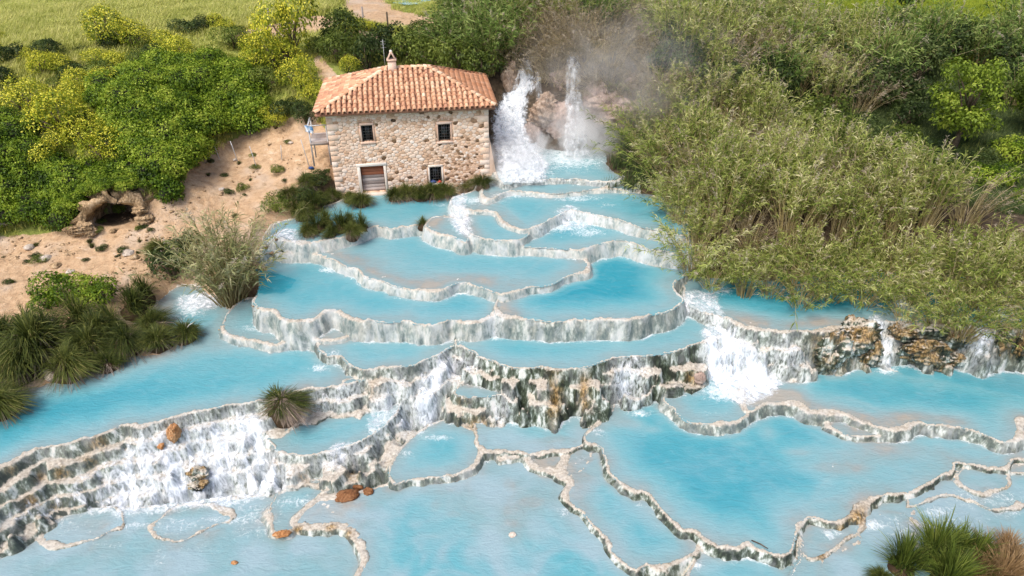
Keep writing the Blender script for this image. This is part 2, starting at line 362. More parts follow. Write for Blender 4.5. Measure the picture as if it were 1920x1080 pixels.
# ------------------------------------------------------------------ the pools: outline traced at the crest, level, profile of the rim wall
# level, depth, lip width, wall slope, terracing (drop, ledge) or None, moss, label, outline (photo pixels at that level)
POOLS = dict(
 fall=(0.88, .5, .12, 2.0, None, 0, None, [(945,345),(975,338),(1010,336),(1060,335),(1100,337),(1160,338),(1170,300),(1150,262),(1080,258),(1000,262),(945,285),(930,320)]),
 step=(0.62, .4, .15, 1.6, None, 0, 'faint white travertine ledge below the foaming foot of the tall waterfall', [(915,372),(940,362),(965,357),(1000,360),(1040,362),(1090,357),(1140,352),(1190,352),(1190,315),(1100,300),(940,320),(905,350)]),
 bend=(.42, .6, .16, 3.0, None, .1, 'thick white curved rim ending under the overhanging reeds', [(852,384),(880,392),(918,394),(935,400),(942,412),(962,424),(984,431),(1006,424),(1027,412),(1047,402),(1060,395.5),(1080,395),(1107,400),(1140,407),(1173,415),(1200,425),(1236,430),(1290,440),(1290,370),(1180,340),(1100,335),(940,345),(880,362),(850,372)]),
 spoon=(.25, .5, .18, 3.6, None, .12, 'thick white rim around the small spoon shaped basin below the mill', [(871.7,425),(880,436.7),(903,445),(933,450),(963,450),(986.7,443),(993,433),(978,424),(958,410),(940,392),(915,385),(886,392),(876.7,411)]),
 crescent=(.12, .35, .14, 3.0, None, .1, 'low pale rim of the little crescent basin beside the single grass tuft', [(801,425),(818,433.6),(840,440.5),(857,446),(872,452),(880,436),(872,420),(850,409),(834,408),(812,408)]),
 mill=(0., .55, .16, 3.0, None, .1, 'pale wavy rim below the pool at the mill door', [(500,447),(508,428),(520,418),(560,408),(580,395),(620,385),(660,370),(700,362),(740,362),(800,362),(856,366),(864,384),(850,400),(832,404),(812,411),(791,419),(779,422.5),(759,424),(734,428),(718,425),(706,423),(695,427),(650,443),(600,452),(560,452),(530,448)]),
 shade=(-.1, .8, .14, 2.6, None, .1, 'low pale ledge in the shade of the overhanging reeds', [(985,462),(1020,463),(1060,466.7),(1100,463),(1126.7,456.7),(1160,450),(1180,453),(1206.7,463),(1233,468),(1290,471),(1300,420),(1220,400),(1120,385),(1040,385),(990,425),(960,440),(968,455)]),
 upper=(-0.52, .55, .17, 2.8, None, .15, 'long snaking cream rim of the broad pool in front of the mill', [(490,478),(505,472),(520.6,471),(531.7,472.5),(551,472.5),(573,469.7),(590,474),(606.7,479.4),(620.6,486.4),(634.4,492),(651,500),(670.6,504.4),(681.7,515.6),(701,524),(720.6,526.7),(740,536.4),(759.4,540.6),(787,542),(815,542),(840,537.8),(856.7,532),(873,529.4),(890,535),(912,542),(934.4,549),(946,549),(960,545),(993,538),(1023,535),(1036.7,530),(1056.7,520),(1076.7,511.7),(1093,506.7),(1099,498),(1093,490),(1091,478),(1100,440),(950,420),(850,410),(780,400),(650,415),(520,425),(500,440)]),
 azure=(-0.85, 1.1, .17, 4.2, None, .45, 'grey green curtain wall under the deep azure pool beside the reeds', [(940,556.7),(930,571.7),(938,586.7),(956.7,593),(993,596.7),(1033,601.7),(1073,600),(1106.7,598),(1146.7,595),(1180,596.7),(1220,590),(1253,583),(1273,570),(1280,560),(1268,550),(1261.7,536.7),(1265,526.7),(1278,516),(1300,500),(1310,440),(1180,430),(1080,440),(1060,470),(1000,510)]),
 middle=(-0.95, .6, .16, 3.6, None, .3, 'grey draped wall below the pool left of the single white spill', [(476,563),(481.7,571),(498,579),(512,579),(523,583.6),(529,593),(545.6,599),(565,599),(587,594.7),(604,585),(617.8,581),(634,582),(651,590.6),(670.6,597.5),(698,601.7),(723,603),(745.6,601.7),(762,600),(779,606),(801,608.6),(826,606),(845.6,600),(868,601.7),(890,601.7),(912,594.7),(923,588),(930,572),(936,556),(920,520),(750,500),(640,470),(560,455),(510,462),(484,499),(487,515.6),(488,545)]),
 kettle=(-1.95, .35, .14, 3.0, None, .2, 'thin ring rim of the small basin at the foot of the fan shaped reed', [(420.5,614.5),(425.8,621.5),(450,630),(475,635.6),(503,642.6),(528,642.6),(542,635.6),(552,622),(560,600),(520,575),(470,560),(440,575),(426,595)]),
 cup=(-1.72, .35, .14, 2.6, None, .2, 'cream lip of the tiny shallow cup below the grey draped wall', [(560,616),(567.8,621),(579,626.7),(595.6,632),(615,635),(640,633.6),(659,624),(668,612),(640,595),(600,590),(570,600)]),
 saucer=(-1.86, .5, .17, 3.2, (.55, .28), .75, 'mossy lip below the pale pool in the middle of the cascades', [(601,646),(604,658),(618,664),(639,666.7),(650,675),(662,685.6),(682.5,693),(706,690),(735,686.5),(764,685),(782,681),(799,672.5),(822.5,664),(840,652),(854,645),(858,625),(850,590),(700,590),(640,610),(610,625)]),
 terrace=(-1.8, .6, .17, 3.8, (.6, .34), 1.0, 'tall dark mossy cascade wall stained with two rust streaks', [(854.6,645),(869,648),(887,658),(904,669.6),(924.6,675),(942,683),(962.5,688.5),(992,690),(1015,687),(1038,690),(1067.5,688.5),(1093,686),(1127,677),(1154,670),(1185,668),(1215.6,665.6),(1249,660),(1277,654),(1299,646),(1321,636),(1338,631),(1365,622),(1372,600),(1330,575),(1200,560),(900,575),(862,610)]),
 reed=(-1.3, .9, .2, 4.2, (.6, .16), .85, 'mossy rock wall with brown outcrops below the pool along the reeds', [(1290,520),(1283,545),(1287,565),(1310,580),(1340,590),(1366,594),(1380,602),(1400,610),(1440,617),(1470,620),(1500,621),(1530,616),(1560,612),(1600,606),(1640,601),(1665,601),(1700,604),(1740,606),(1780,604),(1812,608),(1840,615),(1870,616),(1900,613),(1960,610),(2050,606),(2050,540),(1800,520),(1500,490),(1350,480),(1305,495)]),
 lagoon=(-2.25, .8, .2, 2.6, (.47, .24, 1), .85, 'long stepped white and dark mossy rim of the large lagoon below the sandy bank', [(-80,900),(0,872),(21,865),(45.7,851),(77,840.7),(116,832),(151,821),(190,812.6),(211,802),(232,794),(267,795),(299,789.7),(338,775.6),(369,770),(405,761.6),(440,756),(471.5,752.8),(500,748),(540,738),(577,726),(604,725),(636,722),(656,718),(677,713),(697,707.5),(712,704),(722,690),(715,660),(650,640),(600,600),(520,600),(430,580),(380,540),(310,545),(280,590),(150,680),(-80,700)]),
 nook=(-3.3, .6, .22, 3.0, (.4, .3), .8, 'white and mossy rim of the turquoise nook under the lone tussock', [(501.7,816.7),(513,833),(536.7,850),(563,851.7),(593,850),(626.7,843),(660,833),(686.7,820),(713,803),(730,786.7),(743,772),(746,750),(700,730),(600,740),(520,780)]),
 ledge=(-2.9, .2, .15, 3.6, (.5, .25), .9, 'pale shelf with a shallow puddle halfway down the mossy wall', [(852,738),(862,741),(880,742),(903,742),(930,741),(955,737),(980,730),(985,715),(940,700),(880,712),(862,725)]),
 bowl=(-3.95, .6, .18, 2.6, None, .7, 'curved cream rim of the round bowl beneath the centre cascade', [(893,853),(886.7,866.7),(870,880),(843,888),(813,893),(780,895),(756.7,900),(738,902),(735,880),(752,845),(780,815),(830,790),(880,805),(902,825)]),
 slate=(-3.9, .45, .18, 2.6, None, .9, 'cream and mossy rim of the slate grey pool under the tall wall', [(896.7,816.7),(903,833),(913,841.7),(926.7,843),(956.7,843),(990,846.7),(1020,845),(1046.7,841.7),(1080,838),(1098,828),(1106,808),(1130,780),(1130,740),(900,750),(890,790)]),
 fork=(-4.045, .35, .2, 2.4, None, .8, 'short mossy spur rim between the slate pool and the misty pool', [(940,856),(980,853),(1006.7,870),(1033,877),(1060,884),(1075,892),(1100,870),(1105,838),(1080,830),(1000,838),(940,840)]),
 splash=(-3.36, .6, .2, 2.6, None, .55, 'smooth cream horseshoe rim catching the big white cascade', [(1245,745),(1249,754),(1265.6,765.6),(1276.7,779),(1290.6,789),(1310,793),(1329,796),(1354,790.6),(1377,789),(1396,779),(1404,765.6),(1425,752),(1440,700),(1350,660),(1260,690)]),
 basin=(-3.3, .8, .22, 2.4, None, .7, 'wandering white and dark rim of the wide basin below the rock outcrops', [(1404,768),(1425,760),(1449,754),(1471,751.7),(1493,751.7),(1507,757),(1518,766),(1538.5,768),(1562,768),(1586,774),(1609.6,787),(1633,794.7),(1657,800.6),(1680.6,800.6),(1704,794.7),(1722,790),(1746,796),(1775,797.7),(1805,800.6),(1834.6,808),(1858,818),(1882,826),(1896,820),(1904,806),(1903,788),(1920,781),(2010,775),(2010,630),(1850,600),(1500,600),(1430,640),(1400,720)]),
 notch=(-3.56, .15, .16, 2.4, None, .8, 'little shelf rim doubling the edge of the wide basin', [(1559,795),(1568,803),(1580,811),(1595,817),(1621,818),(1645,815.5),(1657,808),(1650,785),(1600,760),(1560,760)]),
 great=(-3.75, .85, .24, 2.2, None, .95, 'long winding cream and mossy rim around the great blue pool', [(1150,772),(1138,783),(1121,797),(1107,810.6),(1099,824),(1113,830),(1127,837),(1135,849),(1140.6,866),(1143,883),(1154,897),(1171,908),(1190.6,917.5),(1215.6,920),(1224,930),(1232,944),(1249,963),(1265.6,980),(1282,992.5),(1304,995),(1318,1005),(1338,1016),(1360,1024),(1382,1023),(1404,1019),(1421,1027),(1440.6,1034),(1463,1038),(1479,1033),(1486,1019),(1488,999),(1489,983),(1502,972),(1515.6,966),(1538,970),(1557,974),(1575.6,972),(1598,960.6),(1606,944),(1625.6,931),(1650.6,927),(1681,923),(1711.7,916),(1739,905),(1761.7,891),(1784,877),(1788,867),(1809,867.5),(1836.7,871.7),(1864,876),(1886.7,877),(1893,866),(1902,858),(1973,847),(2020,800),(1900,760),(1500,700),(1200,720)]),
 channel=(-4.01, .7, .24, 2.2, None, .95, 'cream and mossy rim of the narrow pool between the two winding rims', [(1060,888),(1065.6,891),(1076.7,905),(1071,919),(1068,935.6),(1076.7,949),(1096,958),(1104,971.7),(1118,985.6),(1135,1002),(1143,1016),(1146,1033),(1160,1046.7),(1179,1060.6),(1193,1067.5),(1207,1059),(1226.7,1058),(1249,1058),(1271,1051),(1290.6,1042.5),(1304,1030),(1300,1000),(1250,970),(1180,900),(1130,830),(1095,822),(1070,850)]),
 misty=(-4.2, .6, .24, 2.2, None, .8, 'cream rim with orange blotches beside the misty grey blue pool', [(720,912),(696.7,920),(660,930),(626.7,936.7),(593,940),(570,956.7),(551.7,973),(560,980),(580,982),(613,980),(640,978),(660,986.7),(676.7,1003),(686.7,1020),(690,1040),(686.7,1060),(676.7,1078),(665,1110),(660,1180),(1220,1180),(1190,1080),(1160,1040),(1140,1000),(1090,960),(1075,900),(1040,870),(980,850),(913,850),(893,853),(870,882),(780,898)]),
 puddle=(-4.402, .35, .2, 2.4, None, .85, 'oval rim of the cloudy puddle at the foot of the foaming slope', [(295.6,995.6),(309.6,1006),(334,1011),(369.5,999),(404.6,985),(430,972),(400,950),(334,955),(302.6,978)]),
 shelf=(-4.396, .3, .2, 2.4, None, .85, 'wavy rim of the grey puddle below the mossy steps', [(50,990),(84,995.6),(102,1009.6),(130,1015),(162,1006),(197,995.6),(232,980),(215,950),(148,955),(90,975)]),
 hollow=(-4.2, .4, .16, 2.4, None, .4, 'broken white rim of the hollow behind the brown boulders', [(500,968),(520,985),(545,990),(556,972),(575,950),(610,925),(618,905),(570,905),(520,930)]),
 corner=(-4.51, .5, .2, 2.2, None, .6, 'pale submerged rim of the cloudy pool in the near corner', [(-120,1010),(20,1005),(120,1016),(230,1005),(290,1008),(308,1030),(300,1050),(310,1080),(300,1180),(-150,1180)]),
 cloudy=(-4.49, .5, .22, 2.2, None, .6, 'blurred white rim of the cloudy pool beside the orange blotches', [(310,1012),(370,1006),(430,990),(500,985),(560,990),(630,985),(650,1000),(664,1030),(668,1060),(655,1080),(640,1180),(315,1180),(322,1060)]),
 heel=(-3.96, .5, .2, 2.2, None, .7, 'small rim of the blue heel shaped pool beside the rust stained rock', [(1505,1000),(1500,1025),(1515,1045),(1540,1042),(1570,1020),(1590,1000),(1610,985),(1600,955),(1530,950),(1500,970)]),
 hem=(-4.12, .5, .2, 2.2, None, .7, 'low cream rim of the pool at the near edge between winding rims', [(1300,1060),(1330,1030),(1400,1030),(1470,1045),(1520,1050),(1545,1052),(1540,1075),(1545,1180),(1290,1180)]),
 tail=(-4.04, .5, .2, 2.2, None, .5, 'faint rim of the pale pool beside the big grass tuft', [(1545,1050),(1580,1025),(1620,1000),(1680,960),(1720,960),(1700,1000),(1680,1180),(1548,1180)]),
 apron=(-3.9, .3, .2, 2.2, None, .85, 'curved white and dark rim of the milky apron under the great pool', [(1792,900),(1800,912),(1830,918),(1862,915),(1885,905),(1895,890),(1960,880),(1930,855),(1840,860),(1795,880)]),
 fringe=(-3.95, .35, .2, 2.2, None, .8, 'mossy rim at the frame edge beyond the big grass tuft', [(1690,955),(1740,940),(1800,935),(1830,935),(1850,945),(1870,950),(1905,940),(1960,945),(2060,960),(2060,860),(1900,880),(1790,880),(1740,905)]),
 seep=(-4.0, .25, .1, 2.0, None, .4, None, [(1560,900),(1800,850),(2100,850),(2100,1250),(1500,1250),(1500,1050)]),
 wash=(-4.42, .25, .1, 2.0, None, .4, None, [(-200,960),(100,960),(300,950),(480,930),(560,920),(640,930),(700,1000),(700,1250),(-250,1250)]),
 verge=(-4.07, .4, .2, 2.0, None, .4, 'white flat rim behind the big grass tuft', [(1700,1010),(1760,985),(1820,985),(1860,1000),(1910,1010),(2040,1010),(2060,1180),(1690,1180)]),
)
PN = list(POOLS)
LEV = {k: POOLS[k][0] for k in PN}

def smooth_poly(pts, sub=3):
    p = np.array(pts, float); n = len(p)
    t = np.arange(sub) / sub
    a, b, c, d = np.roll(p, 1, 0), p, np.roll(p, -1, 0), np.roll(p, -2, 0)
    out = []
    for i in range(n):
        for s in t:
            out.append(0.5 * (2 * b[i] + (c[i] - a[i]) * s + (2 * a[i] - 5 * b[i] + 4 * c[i] - d[i]) * s * s + (3 * b[i] - a[i] - 3 * c[i] + d[i]) * s ** 3))
    return np.array(out)
def inpoly(x, y, poly):
    r = np.zeros(x.shape, bool)
    j = len(poly) - 1
    for i in range(len(poly)):
        xi, yi = poly[i]; xj, yj = poly[j]
        if yi != yj:
            r ^= ((yi > y) != (yj > y)) & (x < (xj - xi) * (y - yi) / (yj - yi) + xi)
        j = i
    return r
def polydist(x, y, poly):
    d2 = np.full(x.shape, 1e9)
    for i in range(len(poly)):
        ax, ay = poly[i]; bx, by = poly[(i + 1) % len(poly)]
        ex, ey = bx - ax, by - ay
        L = ex * ex + ey * ey + 1e-12
        t = np.clip(((x - ax) * ex + (y - ay) * ey) / L, 0, 1)
        d2 = np.minimum(d2, (x - ax - t * ex) ** 2 + (y - ay - t * ey) ** 2)
    return np.sqrt(d2)

# ------------------------------------------------------------------ land: control points (photo pixel, height)
LAND = np.array([
 (0,720,-2.22),(50,735,-2.25),(110,715,-2.25),(190,690,-2.25),(300,660,-2.25),(375,640,-2.25),(0,800,-2.8),(200,760,-2.9),(400,700,-2.9),(550,680,-2.9),(340,605,-2.9),(300,565,-2.28),(318,535,-2.1),(285,525,-1.5),(380,565,-2.8),(410,600,-2.9),(350,560,-2.7),
 (0,620,-1.7),(100,560,-1.4),(200,500,-1.0),(0,500,-.9),(100,460,-.5),(220,440,-.25),(330,440,-.3),(300,490,-1.1),(420,420,-.2),(480,400,.15),(450,350,.6),(520,340,.8),(540,392,.15),(400,320,1.0),(500,290,1.6),(560,260,2.3),(600,242,2.8),(608,300,1.6),(615,362,.25),(440,270,1.8),(570,380,.2),
 (442,560,-1.5),(466,545,-.9),(458,500,-.6),(482,424,.1),(522,465,-1.2),(505,488,-1.4),(395,520,-1.5),
 (220,428,-.1),(170,424,.05),(285,420,.1),(155,398,.6),(295,395,.6),(225,345,1.7),(180,345,1.7),(270,345,1.7),(225,325,2.3),(100,400,.4),(100,200,4),(250,200,4.5),(350,200,4),(400,150,5),(300,120,5.5),(100,100,6),(0,100,6),(0,0,6.5),(300,0,7),(500,0,7),(600,0,7),(500,60,6.2),(600,100,5.5),(620,140,5),(560,190,3.8),(0,250,3.8),(0,300,3),(0,400,.6),(150,335,2.3),(300,325,2.0),(365,300,1.7),(380,250,2.8),(470,230,2.8),
 (700,100,5.2),(680,70,6),(760,40,6.3),(720,0,6.8),(900,60,6),(850,100,5),
 (985,108,5.6),(1075,104,6.2),(1150,112,6.0),(1000,282,.7),(1080,290,.7),(1130,280,.9),(950,345,.3),(968,180,3.5),(952,240,2.1),(975,295,.9),
 (1160,300,1.2),(1145,262,1.6),(1185,338,.9),(1300,400,.4),(1300,470,-.5),(1345,520,-1.25),(1450,543,-1.25),(1540,548,-1.25),(1640,558,-1.25),(1720,580,-1.25),(1800,590,-1.25),(1930,603,-1.25),(2050,606,-1.25),(1345,450,.0),(1500,460,.2),(1700,490,.2),(1900,520,.2),(2100,540,.2),(1300,300,1.5),(1500,330,1),(1800,350,.8),(1990,400,.5),(1600,200,2.2),(1800,290,1.5),(1900,250,2),(1600,30,5),(1800,20,5.5),(1950,20,5.5),(1400,100,4.5),(1300,50,5.5),(1220,130,5.0),(1200,200,3.0),
 (960,1090,-5.6),(200,1090,-5.7),(1600,1090,-5.4),(-100,1000,-5.5),(2000,1000,-5.4),(1800,950,-5.0),(960,800,-5.0),(300,900,-5.2),(100,930,-5.3),(-60,900,-4.5),(1600,850,-4.9),(500,900,-5.0),(960,620,-3.4),(700,560,-2.6),(1200,560,-2.8),(1000,420,-1.4),(700,460,-1.4),(1600,650,-4.2),(1900,700,-4.4),(1400,590,-2.9),(1450,585,-2.2),(1600,588,-2.2),(1750,596,-2.2),(1880,610,-2.2),(1960,612,-2.2),(1600,720,-4.2),(1850,720,-4.2),(2050,700,-4.2),(940,110,5.4),(1225,112,6.0),(1300,135,5.2),(900,130,5.0),(700,390,-.9),(820,372,-.9),(1200,450,-1.4),(640,640,-3.2),(860,480,-1.6),
])
LP = PX(LAND[:, 0], LAND[:, 1], LAND[:, 2])
FARP = np.array([(-60,130,9),(0,140,9),(60,130,8),(-150,60,8),(150,60,4),(-150,250,22),(0,300,24),(150,250,22),(-70,20,2),(70,25,-1),(-60,-20,-6),(60,-20,-7),(0,-20,-8),(-40,45,6),(-38,30,3)], float)
LPA = np.concatenate([LP, FARP])
def _phi(dx, dy): return np.sqrt(dx * dx + dy * dy + 0.3)
_A = _phi(LPA[:, None, 0] - LPA[None, :, 0], LPA[:, None, 1] - LPA[None, :, 1])
_n = len(LPA)
_M = np.zeros((_n + 1, _n + 1)); _M[:_n, :_n] = _A + np.eye(_n) * -0.05; _M[:_n, _n] = 1; _M[_n, :_n] = 1
_W = np.linalg.solve(_M, np.concatenate([LPA[:, 2], [0]]))
def land(x, y):
    sh = x.shape; x = x.ravel(); y = y.ravel(); r = np.empty(len(x))
    for i in range(0, len(x), 60000):
        a = x[i:i + 60000]; b = y[i:i + 60000]
        r[i:i + 60000] = _phi(a[:, None] - LPA[None, :, 0], b[:, None] - LPA[None, :, 1]) @ _W[:-1] + _W[-1]
    return r.reshape(sh)

SANDPOLY = [np.array(p, float) for p in (
 [(-80,445),(70,440),(130,430),(165,405),(170,385),(255,350),(320,385),(335,340),(385,285),(470,245),(590,205),(618,260),(640,375),(600,410),(560,425),(545,455),(520,500),(500,575),(455,640),(400,690),(330,700),(200,720),(0,760),(-80,760)],
 [(585,40),(600,45),(598,85),(612,118),(640,150),(605,160),(590,120)],
 [(622,-20),(700,-20),(740,18),(835,38),(830,52),(760,50),(690,42),(655,32)],
 [(425,60),(500,48),(560,30),(610,28),(650,40),(590,62),(500,72),(430,76)])]
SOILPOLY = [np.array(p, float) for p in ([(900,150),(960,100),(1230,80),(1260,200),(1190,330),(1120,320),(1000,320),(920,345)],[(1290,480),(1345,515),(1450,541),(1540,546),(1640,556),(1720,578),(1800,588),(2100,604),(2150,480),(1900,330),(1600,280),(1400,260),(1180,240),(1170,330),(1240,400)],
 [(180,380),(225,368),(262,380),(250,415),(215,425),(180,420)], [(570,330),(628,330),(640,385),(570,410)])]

CAVE_P = PX(222, 424, -.05); CAVE_A = math.atan2(-CAVE_P[0], CAVE_P[1]) * .55
def land_full(x, y):
    z = land(x, y)
    z = z + 0.10 * fbm(x * 0.8, y * 0.8, 3, 3) + 0.05 * fbm(x * 3.1, y * 3.1, 9, 2)
    # cave recess under the rock arch
    dx, dy = x - CAVE_P[0], y - CAVE_P[1]
    lx = dx * math.cos(CAVE_A) + dy * math.sin(CAVE_A); ly = -dx * math.sin(CAVE_A) + dy * math.cos(CAVE_A)
    m = (np.abs(lx) < 1.35 - .12 * ly) & (ly > -.3) & (ly < 2.0)
    z = np.where(m, np.minimum(z, -.08), z)
    m = (np.abs(lx) < 1.9) & (ly > -1.8) & (ly <= -.1)
    return np.where(m, np.minimum(z, -.06 + .25 * np.maximum(np.abs(lx) - 1.3, 0)), z)

# ------------------------------------------------------------------ fine grid over the terraces
GX = np.arange(-27, 28.001, 0.06)
yy = [12.2]
while yy[-1] < 48.5: yy.append(yy[-1] + 0.045 + 0.045 * (yy[-1] - 12) / 36)
GY = np.array(yy)
X, Y = np.meshgrid(GX, GY)
ny, nx = X.shape
ZB = land_full(X, Y)
Z = ZB.copy()
OWN = np.full(Z.shape, -1, np.int32)
MOSS = np.full(Z.shape, 0.5)
nz_a = fbm(X * 1.1, Y * 1.1, 21, 3)
nz_b = fbm(X * 4.3, Y * 4.3, 33, 3)
nz_c = vn2(X * 9, Y * 9, 41) * 2 - 1
nz_d = vn2(X * 2.2, Y * 2.2, 47)
SD = {}
SHOAL = [  # shallow banks of pale mud: pool, u, v, ru, rv, rise
 ('upper',860,522,150,16,.5),('upper',680,492,90,22,.5),('upper',600,462,90,14,.5),('misty',930,935,170,85,.45),('misty',960,1000,60,40,.35),('misty',640,960,70,24,.5),('great',1185,795,26,8,.85),('great',1222,806,24,8,.85),('great',1365,815,22,7,.8),('great',1392,832,20,6,.7),('great',1590,855,120,34,.72),('great',1440,812,16,16,.75),('great',1492,848,26,6,.85),('great',1560,878,60,10,.8),('misty',955,915,10,18,.6),('misty',1000,942,22,8,.6),('misty',815,950,10,12,.5),('misty',850,965,14,6,.5),('misty',815,1006,22,6,.5),('great',1690,840,60,20,.55),
 ('reed',1400,600,60,18,.7),('reed',1530,604,50,14,.7),('reed',1680,560,40,30,.6),('crescent',810,420,30,14,.3),('spoon',890,430,26,12,.3),('basin',1700,785,120,16,.5),('basin',1440,735,90,20,.4),('cloudy',400,1050,120,40,.35),('corner',130,1050,160,40,.35),('lagoon',330,600,60,60,.5),('lagoon',620,640,90,40,.3),('lagoon',420,690,260,30,.25),('azure',950,575,30,20,.4),('verge',1850,960,90,50,.3),('shelf',150,985,70,18,.25),('channel',1090,905,40,60,.4)]
def add_pool(k):
    L, D, lw, sl, ter, moss, lab, pts = POOLS[k]
    poly = smooth_poly(pts)
    w = PX(poly[:, 0], poly[:, 1], L)[:, :2]
    mg = 3.2
    ix = np.where((GX > w[:, 0].min() - mg) & (GX < w[:, 0].max() + mg))[0]
    iy = np.where((GY > w[:, 1].min() - mg) & (GY < w[:, 1].max() + mg))[0]
    if not len(ix) or not len(iy): return
    sl_ = (slice(iy[0], iy[-1] + 1), slice(ix[0], ix[-1] + 1))
    x, y = X[sl_], Y[sl_]
    d = polydist(x, y, w)
    d = np.where(inpoly(x, y, w), -d, d)
    d = d + 0.10 * nz_a[sl_] + 0.055 * nz_b[sl_]
    if k in ('puddle', 'shelf', 'hollow', 'cloudy', 'corner', 'verge', 'tail', 'apron', 'fringe'):
        d = d + 0.30 * fbm(x * 0.9, y * 0.9, 64, 2) + 0.10 * nz_a[sl_]
    SD[k] = (sl_, d)
    dep = np.minimum(D, 0.03 + 0.5 * np.maximum(-d, 0))
    for kk, u, v, ru, rv, rise in SHOAL:
        if kk == k:
            uu, vv, _ = proj(x, y, L)
            r2 = ((uu - u) / ru) ** 2 + ((vv - v) / rv) ** 2
            dep = dep - rise * np.exp(-r2 * 1.2)
    dep = np.maximum(dep, 0.02 + 0.03 * nz_b[sl_])
    bed = L - dep
    e = np.maximum(d, 0)
    lipw = lw * (0.15 + 0.7 * nz_d[sl_] + 1.1 * sstep(0.45, 0.9, vn2(x * 0.55, y * 0.55, 88)))
    o = np.maximum(e - lipw, 0)
    o = np.maximum(o + 0.05 * nz_b[sl_] * np.minimum(o * 8, 1) + 0.025 * nz_c[sl_] * np.minimum(o * 8, 1), 0)
    if ter:
        dr, led = ter[:2]
        reg = len(ter) > 2
        if reg: led = led * (0.55 + 1.1 * nz_d[sl_])
        else:
            led = led * np.clip(nz_d[sl_] * 2.6 - 0.45, 0.04, 2.0)
            dr = dr * (0.75 + 0.5 * vn2(x * 0.7, y * 0.7, 83))
        run = dr / sl + led
        q = o / run + (0.3 if reg else 1.0) * (0.55 * fbm(x * 0.75, y * 0.75, 71, 2) + 0.22 * nz_b[sl_]) * np.minimum(o * 3, 1)
        q = np.maximum(q, 0)
        fl = np.floor(q); fr = q - fl
        drop = dr * (fl + np.clip(fr * run / (dr / sl), 0, 1)) + 0.05 * o - (0.10 * nz_a[sl_] + 0.05 * nz_b[sl_]) * np.minimum(o * 4, 1)
    else:
        drop = o * sl
    drop = drop + 1.3 * np.maximum(e - (1.9 if ter and len(ter) > 2 else 1.15), 0)
    rim = L + 0.035 + 0.03 * nz_b[sl_] + 0.02 * nz_a[sl_] - 0.02 * (e / (lipw + .01)) ** 2 * (e < lipw) - np.where(e >= lipw, .02, 0) - drop
    cand = np.where(d <= 0, bed, rim)
    cand = np.where(e > 2.6, -99, cand)
    zz = Z[sl_]
    if k not in ('reed', 'lagoon', 'mill', 'upper', 'azure', 'shade', 'bend', 'fall', 'step', 'middle'):
        lowm = (OWN[sl_] == -1) & (d < 1.2)
        zz[lowm] = np.minimum(zz[lowm], L - 0.5)
    up = cand > zz
    zz[up] = cand[up]
    OWN[sl_][up] = np.where(d[up] <= 0, 1000 + PN.index(k), PN.index(k))
    MOSS[sl_][up] = moss
for k in PN: add_pool(k)
Z = Z + np.where((OWN >= 0) & (OWN < 1000), 0.02 * nz_c + 0.015 * nz_b, 0)

def gblur(a, r, it=2):
    for _ in range(it):
        for ax in (0, 1):
            pad = [(0, 0), (0, 0)]; pad[ax] = (r + 1, r)
            c = np.cumsum(np.pad(a, pad, mode='edge'), axis=ax)
            n = a.shape[ax]
            a = (np.take(c, np.arange(2 * r + 1, 2 * r + 1 + n), axis=ax) - np.take(c, np.arange(0, n), axis=ax)) / (2 * r + 1)
    return a
def blob(U, V, lst):
    r = np.zeros(U.shape)
    for u, v, ru, rv, s in lst:
        r = np.maximum(r, s * np.exp(-(((U - u) / ru) ** 2 + ((V - v) / rv) ** 2)))
    return r
UU, VV, _d = proj(X, Y, Z)
RUST = blob(UU, VV, [(1040,745,14,40,1),(1095,735,10,34,1),(870,745,12,12,.6),(1300,710,14,14,1),(905,795,40,14,.7),(1570,660,42,40,1),(1610,640,40,40,.9),(1700,625,40,26,.9),(1770,640,50,40,.9),(1870,640,20,24,.8),(1905,645,16,24,1),
   (60,940,14,14,1),(115,885,14,12,1),(165,868,14,12,1),(185,832,16,14,.8),(20,880,10,10,.6),(75,895,10,10,.9),(103,950,12,10,.5),(230,925,12,10,.7),(225,980,10,8,.9),(320,815,14,24,.9),(270,845,12,10,.6),(370,890,18,22,.5),(515,872,10,14,1),(568,890,9,18,1),(660,888,12,14,1),(640,860,14,8,.7),(560,993,14,8,1),(620,988,12,8,1),(655,1000,8,8,.9),(700,735,14,20,.8),(1610,968,22,20,1),(1580,1000,16,16,1),(1540,1040,10,12,1),(1250,1052,14,6,.8),(1900,915,20,10,.7),(1640,790,16,6,.4),(1150,700,8,10,.5)])
